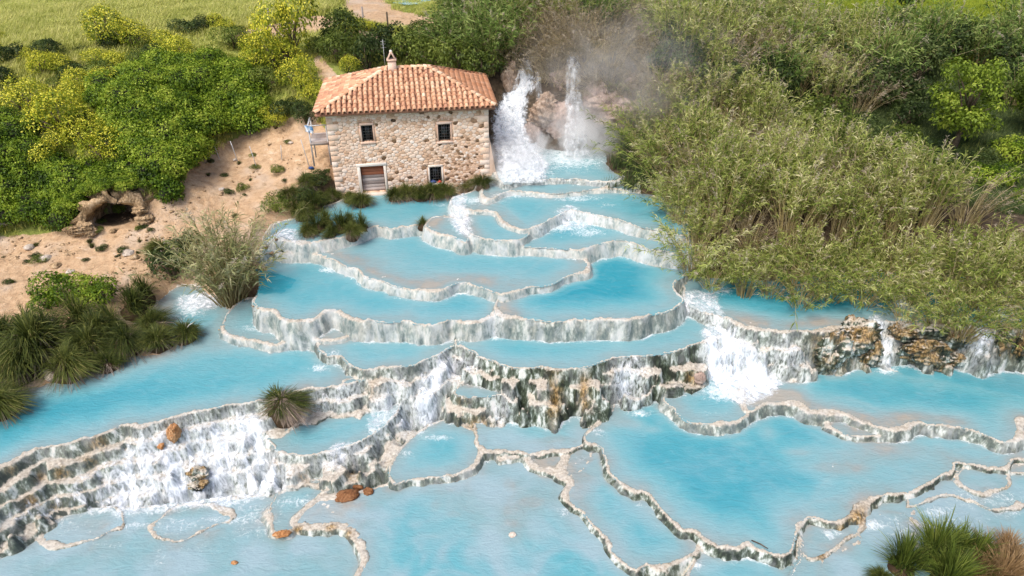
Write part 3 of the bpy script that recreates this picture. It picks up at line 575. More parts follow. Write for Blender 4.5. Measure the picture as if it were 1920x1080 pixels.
CASC_MASK = {  # broad white water running over the rims: outline in photo pixels
 'slope': ([(60,915),(150,880),(205,850),(250,812),(300,800),(345,786),(420,772),(475,765),(498,790),(505,830),(530,862),(560,880),(560,905),(520,935),(430,955),(330,965),(235,970),(150,975),(60,985),(-20,1000),(-20,950)], 'broad slope of foaming white water spilling from the lagoon over mossy steps'),
 'centre': ([(728,790),(755,742),(790,702),(826,670),(866,655),(898,680),(882,718),(835,738),(825,771),(820,805),(770,822),(735,810)], 'steep white cascade tumbling between the two mossy walls in the middle'),
 'big': ([(1318,640),(1340,600),(1372,602),(1400,635),(1450,690),(1475,722),(1445,748),(1360,765),(1335,730),(1322,690)], 'largest white cascade pouring over the terraces into the horseshoe basin'),
 'gap': ([(1636,598),(1668,598),(1676,640),(1684,700),(1660,716),(1640,690)], 'narrow white fall in the gap between two brown rock outcrops'),
 'edge': ([(1808,612),(1862,612),(1872,640),(1866,672),(1800,685),(1790,665)], 'white fall streaked with green algae beyond the last big rock outcrop'),
 'spill': ([(912,592),(938,588),(946,618),(938,636),(914,636)], 'small white spill between the azure pool and the pool beside it'),
 'elbow': ([(1282,545),(1312,552),(1345,575),(1360,600),(1330,612),(1290,600),(1268,585)], 'white overflow sliding off the rim by the reed pool'),
 'rapids': ([(330,560),(385,545),(420,560),(405,590),(360,600),(320,590)], 'shallow white rapids entering the lagoon between the shrubs and the reed'),
 'chute': ([(838,372),(860,366),(880,380),(872,402),(885,452),(862,455),(850,430),(842,405)], 'short white chute beside the spoon shaped basin'),
 'veil': ([(1000,432),(1060,396),(1120,402),(1145,410),(1128,440),(1080,455),(1020,452)], 'thin white veil running off the thick curved rim into the shaded pool'),
 'drape': ([(580,732),(650,724),(690,716),(700,735),(650,760),(600,775),(580,770)], 'sheet of white water sliding off the lagoon rim beside the lone tussock'),
 'veils': ([(700,740),(745,700),(770,690),(760,740),(730,790),(715,830),(660,880),(600,890),(560,880),(600,858),(690,822)], 'thin white veil trickling over the mossy bank below the turquoise nook'),
 'trickle': ([(915,745),(955,742),(975,760),(965,800),(930,806),(910,785)], 'white trickle over the lower left end of the tall mossy wall'),
 'lacework': ([(1440,640),(1500,645),(1520,700),(1470,712)], 'lacy white trickles on the mossy wall beside the largest cascade'),
 'seepage': ([(500,442),(545,440),(575,452),(565,470),(515,474),(495,462)], 'shallow white trickle beside the island of dark tussocks'),
 'millrace': ([(975,112),(1000,112),(1000,150),(985,200),(1000,240),(1022,290),(1032,332),(990,350),(950,345),(936,335),(922,290),(916,215),(940,180),(965,150)], 'broad white torrent rushing down between the mill wall and the boulder'),
 'apronfall': ([(1140,688),(1180,672),(1215,690),(1205,735),(1215,770),(1170,775),(1150,740)], 'white trickling cascade beside the rust streaked mossy wall'),
}
WU = UU + 16 * fbm(X * 0.9, Y * 0.9, 61, 3) + 8 * nz_b
WV = VV + 12 * fbm(X * 0.9, Y * 0.9, 62, 3) + 6 * nz_a
cm = np.zeros(Z.shape)
for k, (pl, lab) in CASC_MASK.items():
    cm = np.maximum(cm, inpoly(WU, WV, np.array(pl, float)).astype(float))
CASC = gblur(cm, 3)
FOAMT = np.clip(CASC * 0.6, 0, 1) * np.where(VV > 780, sstep(170, 300, UU), 1)

# faces of the fine grid
def quads(mask):
    """quad indices of grid cells where mask (ny-1,nx-1)"""
    iy, ix = np.nonzero(mask)
    a = iy * nx + ix
    return np.stack([a, a + 1, a + nx + 1, a + nx], -1)
def compact(Q):
    u, inv = np.unique(Q.ravel(), return_inverse=True)
    return u, inv.reshape(Q.shape)
def cell(f, A): return f(np.stack([A[:-1, :-1], A[:-1, 1:], A[1:, :-1], A[1:, 1:]]), axis=0)
XYZ = np.stack([X, Y, Z], -1).reshape(-1, 3)
cu, cv, cd = cell(np.mean, UU), cell(np.mean, VV), cell(np.mean, _d)
inframe = (cu > -900) & (cu < 2900) & (cv < 2600)

# water sheets
HIGH = np.full(Z.shape, -99.0)      # level of the highest pool holding each grid point
for k in sorted(SD, key=lambda k: -LEV[k]):
    s, d = SD[k]
    h = HIGH[s]; m = (d < 0) & (h < -90)
    h[m] = LEV[k]
FOAMW = [(960,330,60,22,1.1),(1070,292,90,34,1.0),(1000,300,50,30,1),(1120,345,60,8,.6),(1040,318,70,20,.55),(1000,320,70,16,.8),(930,345,30,10,.8),(1060,300,80,14,.7),(900,376,50,10,.9),(960,366,60,8,.8),(1080,372,60,8,.8),(1140,385,26,8,.6),(870,395,26,12,.8),(830,385,30,8,.6),(860,452,20,6,.9),(1060,425,60,14,.9),(1100,435,50,12,.8),(1010,470,40,6,.9),(1060,472,60,6,.6),(1140,468,50,8,.4),(620,505,26,8,1),(565,482,22,7,.9),(600,474,16,5,.5),(770,436,22,6,.8),(360,575,34,26,1),(330,600,24,16,.6),(470,615,30,10,.7),(520,618,30,10,.8),(620,612,36,8,.6),(560,646,20,6,.8),(600,690,22,10,.9),(625,665,20,12,.8),(590,640,20,6,.7),(930,632,20,8,1),(1310,585,30,14,1),(1350,545,36,14,.7),(1300,520,24,12,.4),(1370,735,60,20,1.2),(1420,735,30,10,.9),(1340,775,30,8,.4),(1662,694,24,9,1.1),(1838,664,36,8,.9),(1600,690,30,5,.5),(1500,702,40,5,.5),(1410,700,22,10,.8),(1480,690,26,8,.7),(1200,775,26,8,.9),(1120,810,22,10,.7),(1360,805,30,6,.8),(1180,690,10,10,.5),(660,770,26,8,.9),(620,772,30,8,.7),(770,810,34,14,1),(740,790,22,8,.7),(820,820,34,8,.8),(760,850,20,14,.6),(560,940,60,16,.7),(430,975,90,12,.7),(260,985,60,10,.6),(470,1000,80,16,.5),(150,955,60,10,.4),(1090,860,16,10,.5),(1200,945,16,8,.6),(1240,965,12,8,.6),(1300,1060,26,10,.9),(1060,960,20,10,.7),(1040,1000,16,10,.3),(1560,1000,26,14,.8),(1640,985,40,14,.8),(1760,960,60,14,.7),(1860,925,50,12,.7),(1890,960,50,14,.7),(1030,890,16,8,.6),(950,862,40,6,.4),(1680,575,16,14,.5),(1860,605,50,8,.6),(1820,600,20,8,.4),(120,980,130,30,.42),(330,985,120,26,.5),(480,960,90,30,.55),(400,1030,120,30,.32),(60,1060,120,20,.28),(600,900,60,20,.5),(1750,985,140,30,.6),(1850,935,120,26,.55),(1700,1000,60,30,.55),(300,1045,16,30,.5),(200,1020,60,8,.5)]
CLOUDP = {'wash': 1, 'seep': .9, 'nook': .1, 'misty': .9, 'slate': .8, 'corner': .9, 'cloudy': .9, 'shelf': 1, 'puddle': 1, 'channel': .5, 'verge': .8, 'fringe': .8, 'apron': .8, 'tail': .8, 'heel': .4, 'hem': .4, 'great': .22, 'basin': .15, 'bowl': .2}
for k in PN:
    if k not in SD: continue
    s, d = SD[k]; L = LEV[k]
    sub = np.zeros(Z.shape, bool); sub[s] = d < 0.05
    dom = cell(np.any, sub) & (cell(np.min, HIGH) <= L + 1e-6) & (cell(np.min, Z) < L + 0.05) & inframe
    Q = quads(dom)
    if len(Q) < 20: continue
    u, q = compact(Q)
    x = X.ravel()[u]; y = Y.ravel()[u]; zt = Z.ravel()[u]
    wall = np.clip((Z - L - 0.12) / 0.25, 0, 1)
    foot = gblur(wall, 4)
    uu, vv, _ = proj(x, y, L)
    fm = np.maximum(0.82 * blob(uu, vv, FOAMW), np.clip(foot.ravel()[u] * 1.8, 0, 0.8) * (0.45 + 0.75 * vn2(x * 1.3, y * 1.3, 5)))
    fm = np.maximum(fm, 0.62 * np.clip(CASC.ravel()[u] * 1.2, 0, 1))
    dep = np.clip(L - zt, 0, 2)
    # depth of the water body itself, blurred a little so that the milky water hides the bed
    dm = np.clip(L - Z, 0, 2); dm = gblur(dm, 6)
    dep = 0.35 * dep + 0.65 * dm.ravel()[u]
    zz = L + 0.008 * fbm(x * 2.3, y * 3.1, 77, 2) + 0.03 * fm * fbm(x * 5, y * 5, 78, 2)
    me = mesh_np('pool_water', np.stack([x, y, zz], -1), [q], {'depth': dep, 'foam': fm, 'cloud': np.full(len(x), CLOUDP.get(k, 0.0))}, True, M_WATER)
    ob('pool_water', me, kind='structure')

# travertine rims (one thing per pool) and the bed between them
deep = np.zeros(Z.shape, bool)
for k in PN:
    if k in SD:
        s, d = SD[k]; deep[s] |= (d < -0.1) & (Z[s] < LEV[k] - 0.12)
hid = cell(np.all, deep)
own_c = cell(np.max, np.where(OWN >= 1000, -1, OWN))
uvq = None
used = np.zeros(own_c.shape, bool)
for i, k in enumerate(PN):
    lab = POOLS[k][6]
    m = (own_c == i) & inframe & ~hid
    if lab is None or m.sum() < 60: continue
    used |= m
    Q = quads(m); u, q = compact(Q)
    me = mesh_np('travertine_rim', XYZ[u], [q], {'moss': MOSS.ravel()[u], 'rust': RUST.ravel()[u], 'foam': FOAMT.ravel()[u]}, True, M_TRAV)
    ob('travertine_rim', me, label=lab, cat='rim', group='travertine rims of the terraced pools')
sandm = np.zeros(Z.shape, bool)
for p in SANDPOLY: sandm |= inpoly(UU, VV, p)
soilm = np.zeros(Z.shape, bool)
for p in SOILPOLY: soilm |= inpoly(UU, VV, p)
is_land = (OWN == -1) & ((VV < 345) | (VV < 460) & (UU < 700) | (VV < 560) & (UU > 1200) | (UU < 520) & (VV < 745) | (UU > 1280) & (VV < 625)) & ((ZB > -2.45))
lc = cell(np.mean, is_land.astype(float)) > 0.5
rest = inframe & ~hid & ~used
for nm, m, mt in (('ground', rest & lc, M_GROUND), ('terrace_bed', rest & ~lc, M_TRAV)):
    Q = quads(m); u, q = compact(Q)
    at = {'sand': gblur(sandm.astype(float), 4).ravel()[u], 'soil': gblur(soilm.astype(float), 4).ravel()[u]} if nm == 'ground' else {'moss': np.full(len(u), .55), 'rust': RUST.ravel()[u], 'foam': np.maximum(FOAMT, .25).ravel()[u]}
    ob(nm, mesh_np(nm, XYZ[u], [q], at, True, mt), kind='structure')

# running white water over the terraces
for k, (pl, lab) in CASC_MASK.items():
    pm = inpoly(WU, WV, np.array(pl, float)).astype(float)
    cov = gblur(pm, 4)
    m = (cell(np.max, cov) > 0.06) & inframe
    Q = quads(m)
    if len(Q) < 10: continue
    u, q = compact(Q)
    zs = np.maximum(Z, HIGH)
    zs = np.maximum(zs, gblur(zs, 2, 1) - 0.02)
    x = X.ravel()[u]; y = Y.ravel()[u]
    z = zs.ravel()[u] + 0.035 + 0.03 * np.abs(fbm(x * 2.2, y * 2.2, 91, 2))
    c = np.clip(cov.ravel()[u] * 1.1 - 0.15, 0, 1)
    if k in ('slope', 'centre', 'apronfall', 'drape', 'big', 'veils', 'trickle', 'lacework'):   # the sheet breaks into separate streams
        fx = x + 0.35 * y
        strm = sstep(0.22, 0.72, vn2(fx * 1.6, y * 0.5, 95) * 0.45 + vn2(fx * 5.5, y * 0.9, 96) * 0.55)
        if k == 'slope': strm = strm * (0.30 + 0.70 * sstep(180, 270, UU.ravel()[u]))
        c = c * ((0.62 if k == 'slope' else 0.66) + 0.50 * strm)
    ob('white_cascade', mesh_np('white_cascade', np.stack([x, y, z], -1), [q], {'cover': c * (0.64 if k in ('slope', 'centre', 'apronfall', 'drape', 'seepage', 'rapids') else 0.8 if k in ('millrace', 'gap', 'edge', 'big') else 0.6)}, True, M_CASC), label=lab, cat='cascade', group='white cascades between the pools')

# ------------------------------------------------------------------ coarse land out to the horizon
CX = np.concatenate([np.arange(-900, -70, 30), np.arange(-70, 70, 0.5), np.arange(70, 901, 30)])
CY = np.concatenate([np.arange(-100, 0, 10), np.arange(0, 100, 0.5), np.arange(100, 160, 4), np.arange(160, 1500, 40)])
cX, cY = np.meshgrid(CX, CY)
cZ = land_full(cX, cY)
cZ = np.where(cY > 120, np.maximum(cZ, 6), cZ)
fin = (cX > GX[0] + 1.0) & (cX < GX[-1] - 1.0) & (cY > GY[0] + 1.0) & (cY < GY[-1] - 1.0)
fin2 = (cX > GX[0]) & (cX < GX[-1]) & (cY > GY[0]) & (cY < GY[-1])
cZd = np.where(fin2, cZ - 0.6, cZ)
cU, cV, _ = proj(cX, cY, cZ)
cs = np.zeros(cX.shape, bool)
front = (cY > 20)
for p in SANDPOLY: cs |= inpoly(cU, cV, p) & front
so = np.zeros(cX.shape, bool)
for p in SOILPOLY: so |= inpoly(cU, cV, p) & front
cn = len(CX)
cm_ = ~cell(np.all, fin)
iy, ix = np.nonzero(cm_)
a = iy * cn + ix
Q = np.stack([a, a + 1, a + cn + 1, a + cn], -1)
ob('ground', mesh_np('ground', np.stack([cX, cY, cZd], -1).reshape(-1, 3), [Q], {'sand': gblur(cs.astype(float), 1, 1).ravel(), 'soil': so.astype(float).ravel()}, True, M_GROUND), kind='structure')

def terr(x, y):
    """height of the ground at a point (arrays allowed)"""
    x = np.atleast_1d(np.asarray(x, float)); y = np.atleast_1d(np.asarray(y, float))
    r = land_full(x, y)
    i = (x > GX[1]) & (x < GX[-2]) & (y > GY[1]) & (y < GY[-2])
    if i.any():
        ii = np.clip(np.searchsorted(GX, x[i]), 1, nx - 1); jj = np.clip(np.searchsorted(GY, y[i]), 1, ny - 1)
        r[i] = np.maximum(Z[jj, ii], -99)
    return r
def surf(x, y):
    """ground or water level"""
    x = np.atleast_1d(np.asarray(x, float)); y = np.atleast_1d(np.asarray(y, float))
    r = terr(x, y)
    i = (x > GX[1]) & (x < GX[-2]) & (y > GY[1]) & (y < GY[-2])
    if i.any():
        ii = np.clip(np.searchsorted(GX, x[i]), 1, nx - 1); jj = np.clip(np.searchsorted(GY, y[i]), 1, ny - 1)
        r[i] = np.maximum(r[i], HIGH[jj, ii])
    return r
def hit(u, v, water=True):
    """point of the ground (or water) seen at a photo pixel; arrays"""
    u = np.atleast_1d(np.asarray(u, float)); v = np.atleast_1d(np.asarray(v, float))
    d = ray(u, v); f = surf if water else terr
    t = np.full(len(u), 12.0); done = np.zeros(len(u), bool)
    for _ in range(420):
        p = d * t[:, None]; z = p[:, 2] + CAM_H
        done |= z <= f(p[:, 0], p[:, 1])
        if done.all(): break
        t = np.where(done, t, t + 0.25)
    lo = t - 0.25; hi = t.copy()
    for _ in range(6):
        m = (lo + hi) / 2; p = d * m[:, None]
        b = p[:, 2] + CAM_H <= f(p[:, 0], p[:, 1])
        hi = np.where(b, m, hi); lo = np.where(b, lo, m)
    p = d * hi[:, None]
    p[:, 2] += CAM_H
    return p
# ------------------------------------------------------------------ foliage materials and leaf meshes
def mat_leaf(name, stops, rough=0.55, trans=0.38, jitter=0.5, spec=0.25):
    m, nt, out = new_mat(name)
    t = attr(nt, 'tone')
    oi = nd(nt, 'ShaderNodeObjectInfo')
    n = noise(nt, 0.35, 3, 0.6, gpos(nt))
    f = mth(nt, 'ADD', t, mth(nt, 'MULTIPLY', mth(nt, 'SUBTRACT', oi.outputs['Random'], 0.5), 0.5 * jitter))
    f = mth(nt, 'ADD', f, mth(nt, 'MULTIPLY', mth(nt, 'SUBTRACT', n, 0.5), 0.6 * jitter))
    col = ramp(nt, f, stops)
    p = principled(nt, None, col, rough, spec)
    tr = nd(nt, 'ShaderNodeBsdfTranslucent', {'Color': col})
    mx = nd(nt, 'ShaderNodeMixShader', {0: trans, 1: p.outputs[0], 2: tr.outputs[0]})
    nt.links.new(mx.outputs[0], out.inputs[0])
    return m
def mat_plain(name, c0, c1, sc=6, rough=0.8, bstr=0.4, spec=0.2, vec=(1, 1, 1)):
    m, nt, out = new_mat(name)
    n = noise(nt, sc, 5, 0.6, gpos(nt, vec))
    f = mth(nt, 'ADD', n, mth(nt, 'MULTIPLY', mth(nt, 'SUBTRACT', attr(nt, 'tone'), 0.5), 0.5))
    principled(nt, out, ramp(nt, f, [(0.3, c0), (0.7, c1)]), rough, spec, n, bstr, 0.05)
    return m
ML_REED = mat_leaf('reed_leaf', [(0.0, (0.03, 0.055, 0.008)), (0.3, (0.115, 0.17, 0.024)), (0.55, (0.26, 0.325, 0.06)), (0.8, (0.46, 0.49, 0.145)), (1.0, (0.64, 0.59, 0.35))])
ML_DRY = mat_leaf('dry_reed_leaf', [(0.0, (0.07, 0.06, 0.035)), (0.4, (0.19, 0.155, 0.095)), (0.7, (0.32, 0.26, 0.17)), (1.0, (0.46, 0.39, 0.29))])
ML_CANE = mat_leaf('reed_cane', [(0.0, (0.16, 0.12, 0.05)), (0.5, (0.38, 0.30, 0.13)), (1.0, (0.55, 0.46, 0.26))], trans=0.05)
ML_PLUME = mat_leaf('reed_plume', [(0.0, (0.38, 0.30, 0.21)), (0.5, (0.50, 0.42, 0.31)), (1.0, (0.60, 0.53, 0.42))])
ML_BRAMBLE = mat_leaf('bramble_leaf', [(0.0, (0.022, 0.052, 0.004)), (0.3, (0.10, 0.18, 0.012)), (0.6, (0.26, 0.36, 0.028)), (1.0, (0.50, 0.57, 0.085))])
ML_DARK = mat_leaf('dark_leaf', [(0.0, (0.012, 0.024, 0.007)), (0.4, (0.04, 0.068, 0.017)), (0.75, (0.095, 0.135, 0.035)), (1.0, (0.18, 0.22, 0.07))])
ML_GREEN = mat_leaf('green_leaf', [(0.0, (0.03, 0.05, 0.01)), (0.35, (0.10, 0.145, 0.022)), (0.7, (0.22, 0.27, 0.05)), (1.0, (0.36, 0.38, 0.10))])
ML_LIME = mat_leaf('lime_leaf', [(0.0, (0.07, 0.11, 0.01)), (0.4, (0.22, 0.29, 0.022)), (0.75, (0.40, 0.45, 0.035)), (1.0, (0.55, 0.56, 0.07))])
ML_FLOWER = mat_leaf('broom_flower', [(0.0, (0.48, 0.46, 0.03)), (0.5, (0.66, 0.61, 0.05)), (1.0, (0.74, 0.69, 0.10))], trans=0.25)
ML_SEDGE = mat_leaf('sedge_blade', [(0.0, (0.02, 0.032, 0.008)), (0.4, (0.075, 0.10, 0.02)), (0.7, (0.165, 0.185, 0.04)), (0.9, (0.31, 0.29, 0.085)), (1.0, (0.42, 0.35, 0.15))])
ML_DEAD = mat_leaf('dead_blade', [(0.0, (0.08, 0.06, 0.045)), (0.5, (0.23, 0.175, 0.135)), (1.0, (0.42, 0.34, 0.28))], trans=0.1)
ML_RUSSET = mat_leaf('russet_blade', [(0.0, (0.10, 0.06, 0.025)), (0.5, (0.26, 0.165, 0.075)), (1.0, (0.42, 0.29, 0.16))], trans=0.15)
ML_MEADOW = mat_leaf('meadow_blade', [(0.0, (0.16, 0.21, 0.03)), (0.35, (0.36, 0.40, 0.075)), (0.65, (0.55, 0.55, 0.16)), (1.0, (0.66, 0.61, 0.27))], jitter=0.9)
ML_LUSH = mat_leaf('lush_blade', [(0.0, (0.08, 0.14, 0.012)), (0.5, (0.26, 0.33, 0.02)), (1.0, (0.48, 0.50, 0.05))], jitter=0.8)
ML_TREE = mat_leaf('lime_tree_leaf', [(0.0, (0.045, 0.075, 0.008)), (0.4, (0.14, 0.21, 0.02)), (0.75, (0.27, 0.36, 0.04)), (1.0, (0.42, 0.47, 0.08))])
M_BARK = mat_plain('bark', (0.06, 0.045, 0.03), (0.17, 0.13, 0.09), 8)
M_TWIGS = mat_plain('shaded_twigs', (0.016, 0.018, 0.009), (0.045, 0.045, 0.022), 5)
M_PEAT = mat_plain('peat', (0.05, 0.032, 0.017), (0.20, 0.12, 0.05), 7)

def rdir(n, rng):
    d = rng.normal(size=(n, 3)); return d / np.linalg.norm(d, axis=1)[:, None]
def nrm(a): return a / (np.linalg.norm(a, axis=-1, keepdims=True) + 1e-9)
def leafquads(base, dirs, nor, L, W, droop=0.25):
    """diamond leaves, folded a little: returns V, F"""
    n = len(base)
    L = np.broadcast_to(L, (n,))[:, None]; W = np.broadcast_to(W, (n,))[:, None]
    side = nrm(np.cross(dirs, nor))
    mid = base + dirs * L * 0.45 + nor * W * 0.25
    tip = base + dirs * L - np.array([0, 0, 1.0]) * L * droop
    V = np.stack([base, mid + side * W * 0.5, tip, mid - side * W * 0.5], 1).reshape(-1, 3)
    F = np.arange(4 * n).reshape(n, 4)
    return V, F
def strips(P, W, side):
    """tapering blades: P (n,k,3) spine points, W (n,k) widths (last 0), side (n,3): ribbons"""
    n, k, _ = P.shape
    A = P + side[:, None] * W[..., None] * 0.5; B = P - side[:, None] * W[..., None] * 0.5
    V = np.stack([A, B], 2).reshape(n, 2 * k, 3)
    f = []
    for i in range(k - 1): f.append([2 * i, 2 * i + 1, 2 * i + 3, 2 * i + 2])
    F = (np.arange(n)[:, None, None] * 2 * k + np.array(f)[None]).reshape(-1, 4)
    return V.reshape(-1, 3), F

def reed_proto(seed, ncane=46, h=(2.8, 4.6), r0=0.55, lean=0.30, nleaf=20, dry=False, lw=0.055, ll=(0.35, 0.75), arch=1.0, tmin=0.3):
    rng = np.random.default_rng(seed)
    n = ncane
    ang = rng.uniform(0, 2 * np.pi, n); rr = r0 * np.sqrt(rng.uniform(0, 1, n))
    base = np.stack([rr * np.cos(ang), rr * np.sin(ang), np.full(n, -0.3)], -1)
    H = rng.uniform(h[0], h[1], n)
    a2 = ang + rng.normal(0, 0.6, n)
    ld = np.stack([np.cos(a2), np.sin(a2), np.zeros(n)], -1)
    k = np.abs(rng.normal(lean, 0.16, n)) * (0.4 + rr / r0)
    def pos(i, t):
        z = H[i] * t * (1 - 0.22 * arch * np.minimum(k[i], 1.2) * t)
        return base[i] + ld[i] * (H[i] * k[i] * (0.45 * t + 0.75 * t * t))[:, None] + np.stack([0 * z, 0 * z, z], -1)
    K = 6
    T = np.linspace(0, 1, K)
    V = []; F = []; tone = []; c = 0
    for i in range(n):
        p = pos(np.full(K, i), T)
        rad = np.linspace(0.026, 0.008, K)
        an = np.arange(3) * 2.0944
        ring = np.stack([np.cos(an), np.sin(an), 0 * an], -1)
        V.append((p[:, None] + ring[None] * rad[:, None, None]).reshape(-1, 3))
        a = (np.arange(K - 1)[:, None] * 3 + c); b = np.arange(3)[None]
        F.append(np.stack([a + b, a + (b + 1) % 3, a + 3 + (b + 1) % 3, a + 3 + b], -1).reshape(-1, 4))
        tone.append(np.full(3 * K, rng.uniform(0.2, 1)))
        c += 3 * K
    canes = mesh_np('canes', np.concatenate(V), [np.concatenate(F)], {'tone': np.concatenate(tone)}, True, ML_CANE)
    m = n * nleaf
    ii = np.repeat(np.arange(n), nleaf)
    t = np.clip(rng.beta(2.4, 1.1, m) * (1 - tmin) + tmin, 0.08, 1)
    p = pos(ii, t); q = pos(ii, np.minimum(t + 0.02, 1.02)); ax = nrm(q - p)
    out = rdir(m, rng); out[:, 2] *= 0.4
    d = nrm(ax * rng.uniform(0.4, 1.3, m)[:, None] + nrm(out) * 0.7)
    nor = nrm(np.cross(d, rdir(m, rng)))
    nor *= np.sign(nor[:, 2:3] + 1e-6)
    Lf = rng.uniform(ll[0], ll[1], m) * np.where(t > 0.93, 0.8, 1)
    V, F = leafquads(p, d, nor, Lf, lw * rng.uniform(0.7, 1.2, m), droop=0.3)
    tn = np.clip(rng.normal(0.45, 0.2, m) + 0.5 * (t - 0.62) + rng.normal(0, 0.12, n)[ii] + (rng.uniform(0, 1, n)[ii] < 0.1) * 0.3, 0, 1)  # darker down the cane: mild shade put into the leaf tone
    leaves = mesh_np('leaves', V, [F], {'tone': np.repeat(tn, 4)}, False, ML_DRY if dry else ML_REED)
    # feathery plumes on a few canes
    pl = rng.choice(n, max(2, n // 9), replace=False)
    m2 = len(pl) * 26; i2 = np.repeat(pl, 26)
    tt = rng.uniform(0.93, 1.08, m2); p = pos(i2, tt)
    d = nrm(rdir(m2, rng) * 0.7 + np.array([0, 0, 0.7]))
    V, F = leafquads(p, d, rdir(m2, rng), rng.uniform(0.12, 0.24, m2), 0.035, 0.3)
    plume = mesh_np('plume', V, [F], {'tone': np.repeat(rng.uniform(0, 1, m2), 4)}, False, ML_PLUME)
    return [('canes', canes), ('leaves', leaves), ('plume', plume)]

def lobes_shell(lobes, dens, rng, leaf=(0.10, 0.18), asp=0.55, up=0.3, jit=0.7, low=-0.5, depth=0.3, droop=0.25):
    """leaf positions over the outside of a set of ellipsoid lobes (cx,cy,cz,r,flat)"""
    L = np.asarray(lobes, float)
    Pn, Dn, S = [], [], []
    for c in L:
        n = int(dens * 4 * np.pi * c[3] ** 2 * 0.75)
        d = rdir(n, rng); d = d[d[:, 2] > low]
        r = c[3] * (1 - depth * rng.uniform(0, 1, len(d)) ** 2 + 0.10 * rng.normal(0, 1, len(d)))
        Pn.append(c[:3] + d * r[:, None] * np.array([1, 1, c[4]])); Dn.append(d); S.append(r / c[3])
    Pn = np.concatenate(Pn); Dn = np.concatenate(Dn); S = np.concatenate(S)
    keep = np.ones(len(Pn), bool)
    for c in L:
        q = (Pn - c[:3]) / (c[3] * np.array([1, 1, c[4]]))
        keep &= (q ** 2).sum(1) > (1 - depth) ** 2 * 0.8
    Pn, Dn, S = Pn[keep], Dn[keep], S[keep]
    n = len(Pn)
    nor = nrm(Dn + jit * rdir(n, rng) + np.array([0, 0, up]))
    d = nrm(np.cross(nor, rdir(n, rng)) + Dn * 0.3)
    s = rng.uniform(leaf[0], leaf[1], n)
    V, F = leafquads(Pn, d, nor, s, s * asp, droop)
    # tone follows clumps of growth (young shoots paler), not light
    tn = np.clip(0.45 + 0.35 * vn3(Pn * 1.7 + 11, 5) + 0.25 * vn3(Pn * 5.1, 6) + rng.normal(0, 0.12, n), 0, 1)
    return V, F, np.repeat(tn, 4), Pn, Dn
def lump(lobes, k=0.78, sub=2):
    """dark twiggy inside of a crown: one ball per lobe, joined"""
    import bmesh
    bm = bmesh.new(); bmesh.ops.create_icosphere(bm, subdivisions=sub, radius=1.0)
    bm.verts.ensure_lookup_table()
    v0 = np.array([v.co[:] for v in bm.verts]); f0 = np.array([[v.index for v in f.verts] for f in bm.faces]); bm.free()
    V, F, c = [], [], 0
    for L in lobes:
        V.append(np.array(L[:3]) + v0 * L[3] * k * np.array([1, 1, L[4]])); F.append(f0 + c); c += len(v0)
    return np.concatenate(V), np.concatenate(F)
def bush_proto(seed, nl, R, H, dens, mat, leaf, flower=None, flow_n=0, asp=0.55, low=-0.6, stems=True):
    rng = np.random.default_rng(seed)
    lobes = []
    for i in range(nl):
        a = rng.uniform(0, 6.28); rr = R * 0.62 * math.sqrt(rng.uniform(0, 1))
        r = R * rng.uniform(0.32, 0.55)
        z = rng.uniform(0.25, 0.95) * (H - r) * (1 - 0.45 * (rr / R) ** 2) + r * 0.4
        lobes.append((rr * math.cos(a), rr * math.sin(a), max(z, r * 0.45), r, rng.uniform(0.75, 1.05)))
    V, F, tn, Pn, Dn = lobes_shell(lobes, dens, rng, leaf, asp, low=low)
    parts = [('leaves', mesh_np('leaves', V, [F], {'tone': tn}, False, mat))]
    v, f = lump(lobes, 0.66, 1)
    mb = MB()
    for L in lobes:
        c = np.array(L[:3])
        mb.tube([np.array([0, 0, -0.3]), c * np.array([0.45, 0.45, 0.5]), c], [0.06 * R, 0.04 * R, 0.015], 5)
    parts.append(('stems', mb.mesh('stems', M_BARK)))
    if flower is not None:
        sel = np.where((Dn[:, 2] > -0.1))[0]
        cl = vn3(Pn * 1.9, 15)
        sel = sel[cl[sel] > -0.35]
        sel = rng.choice(sel, min(flow_n, len(sel)), replace=False)
        p = Pn[sel] + Dn[sel] * 0.07
        V, F = leafquads(p, rdir(len(p), rng), nrm(Dn[sel] + 0.5 * rdir(len(p), rng)), rng.uniform(0.05, 0.09, len(p)), 0.05, 0)
        parts.append(('flowers', mesh_np('flowers', V, [F], {'tone': np.repeat(rng.uniform(0, 1, len(p)), 4)}, False, flower)))
    return parts
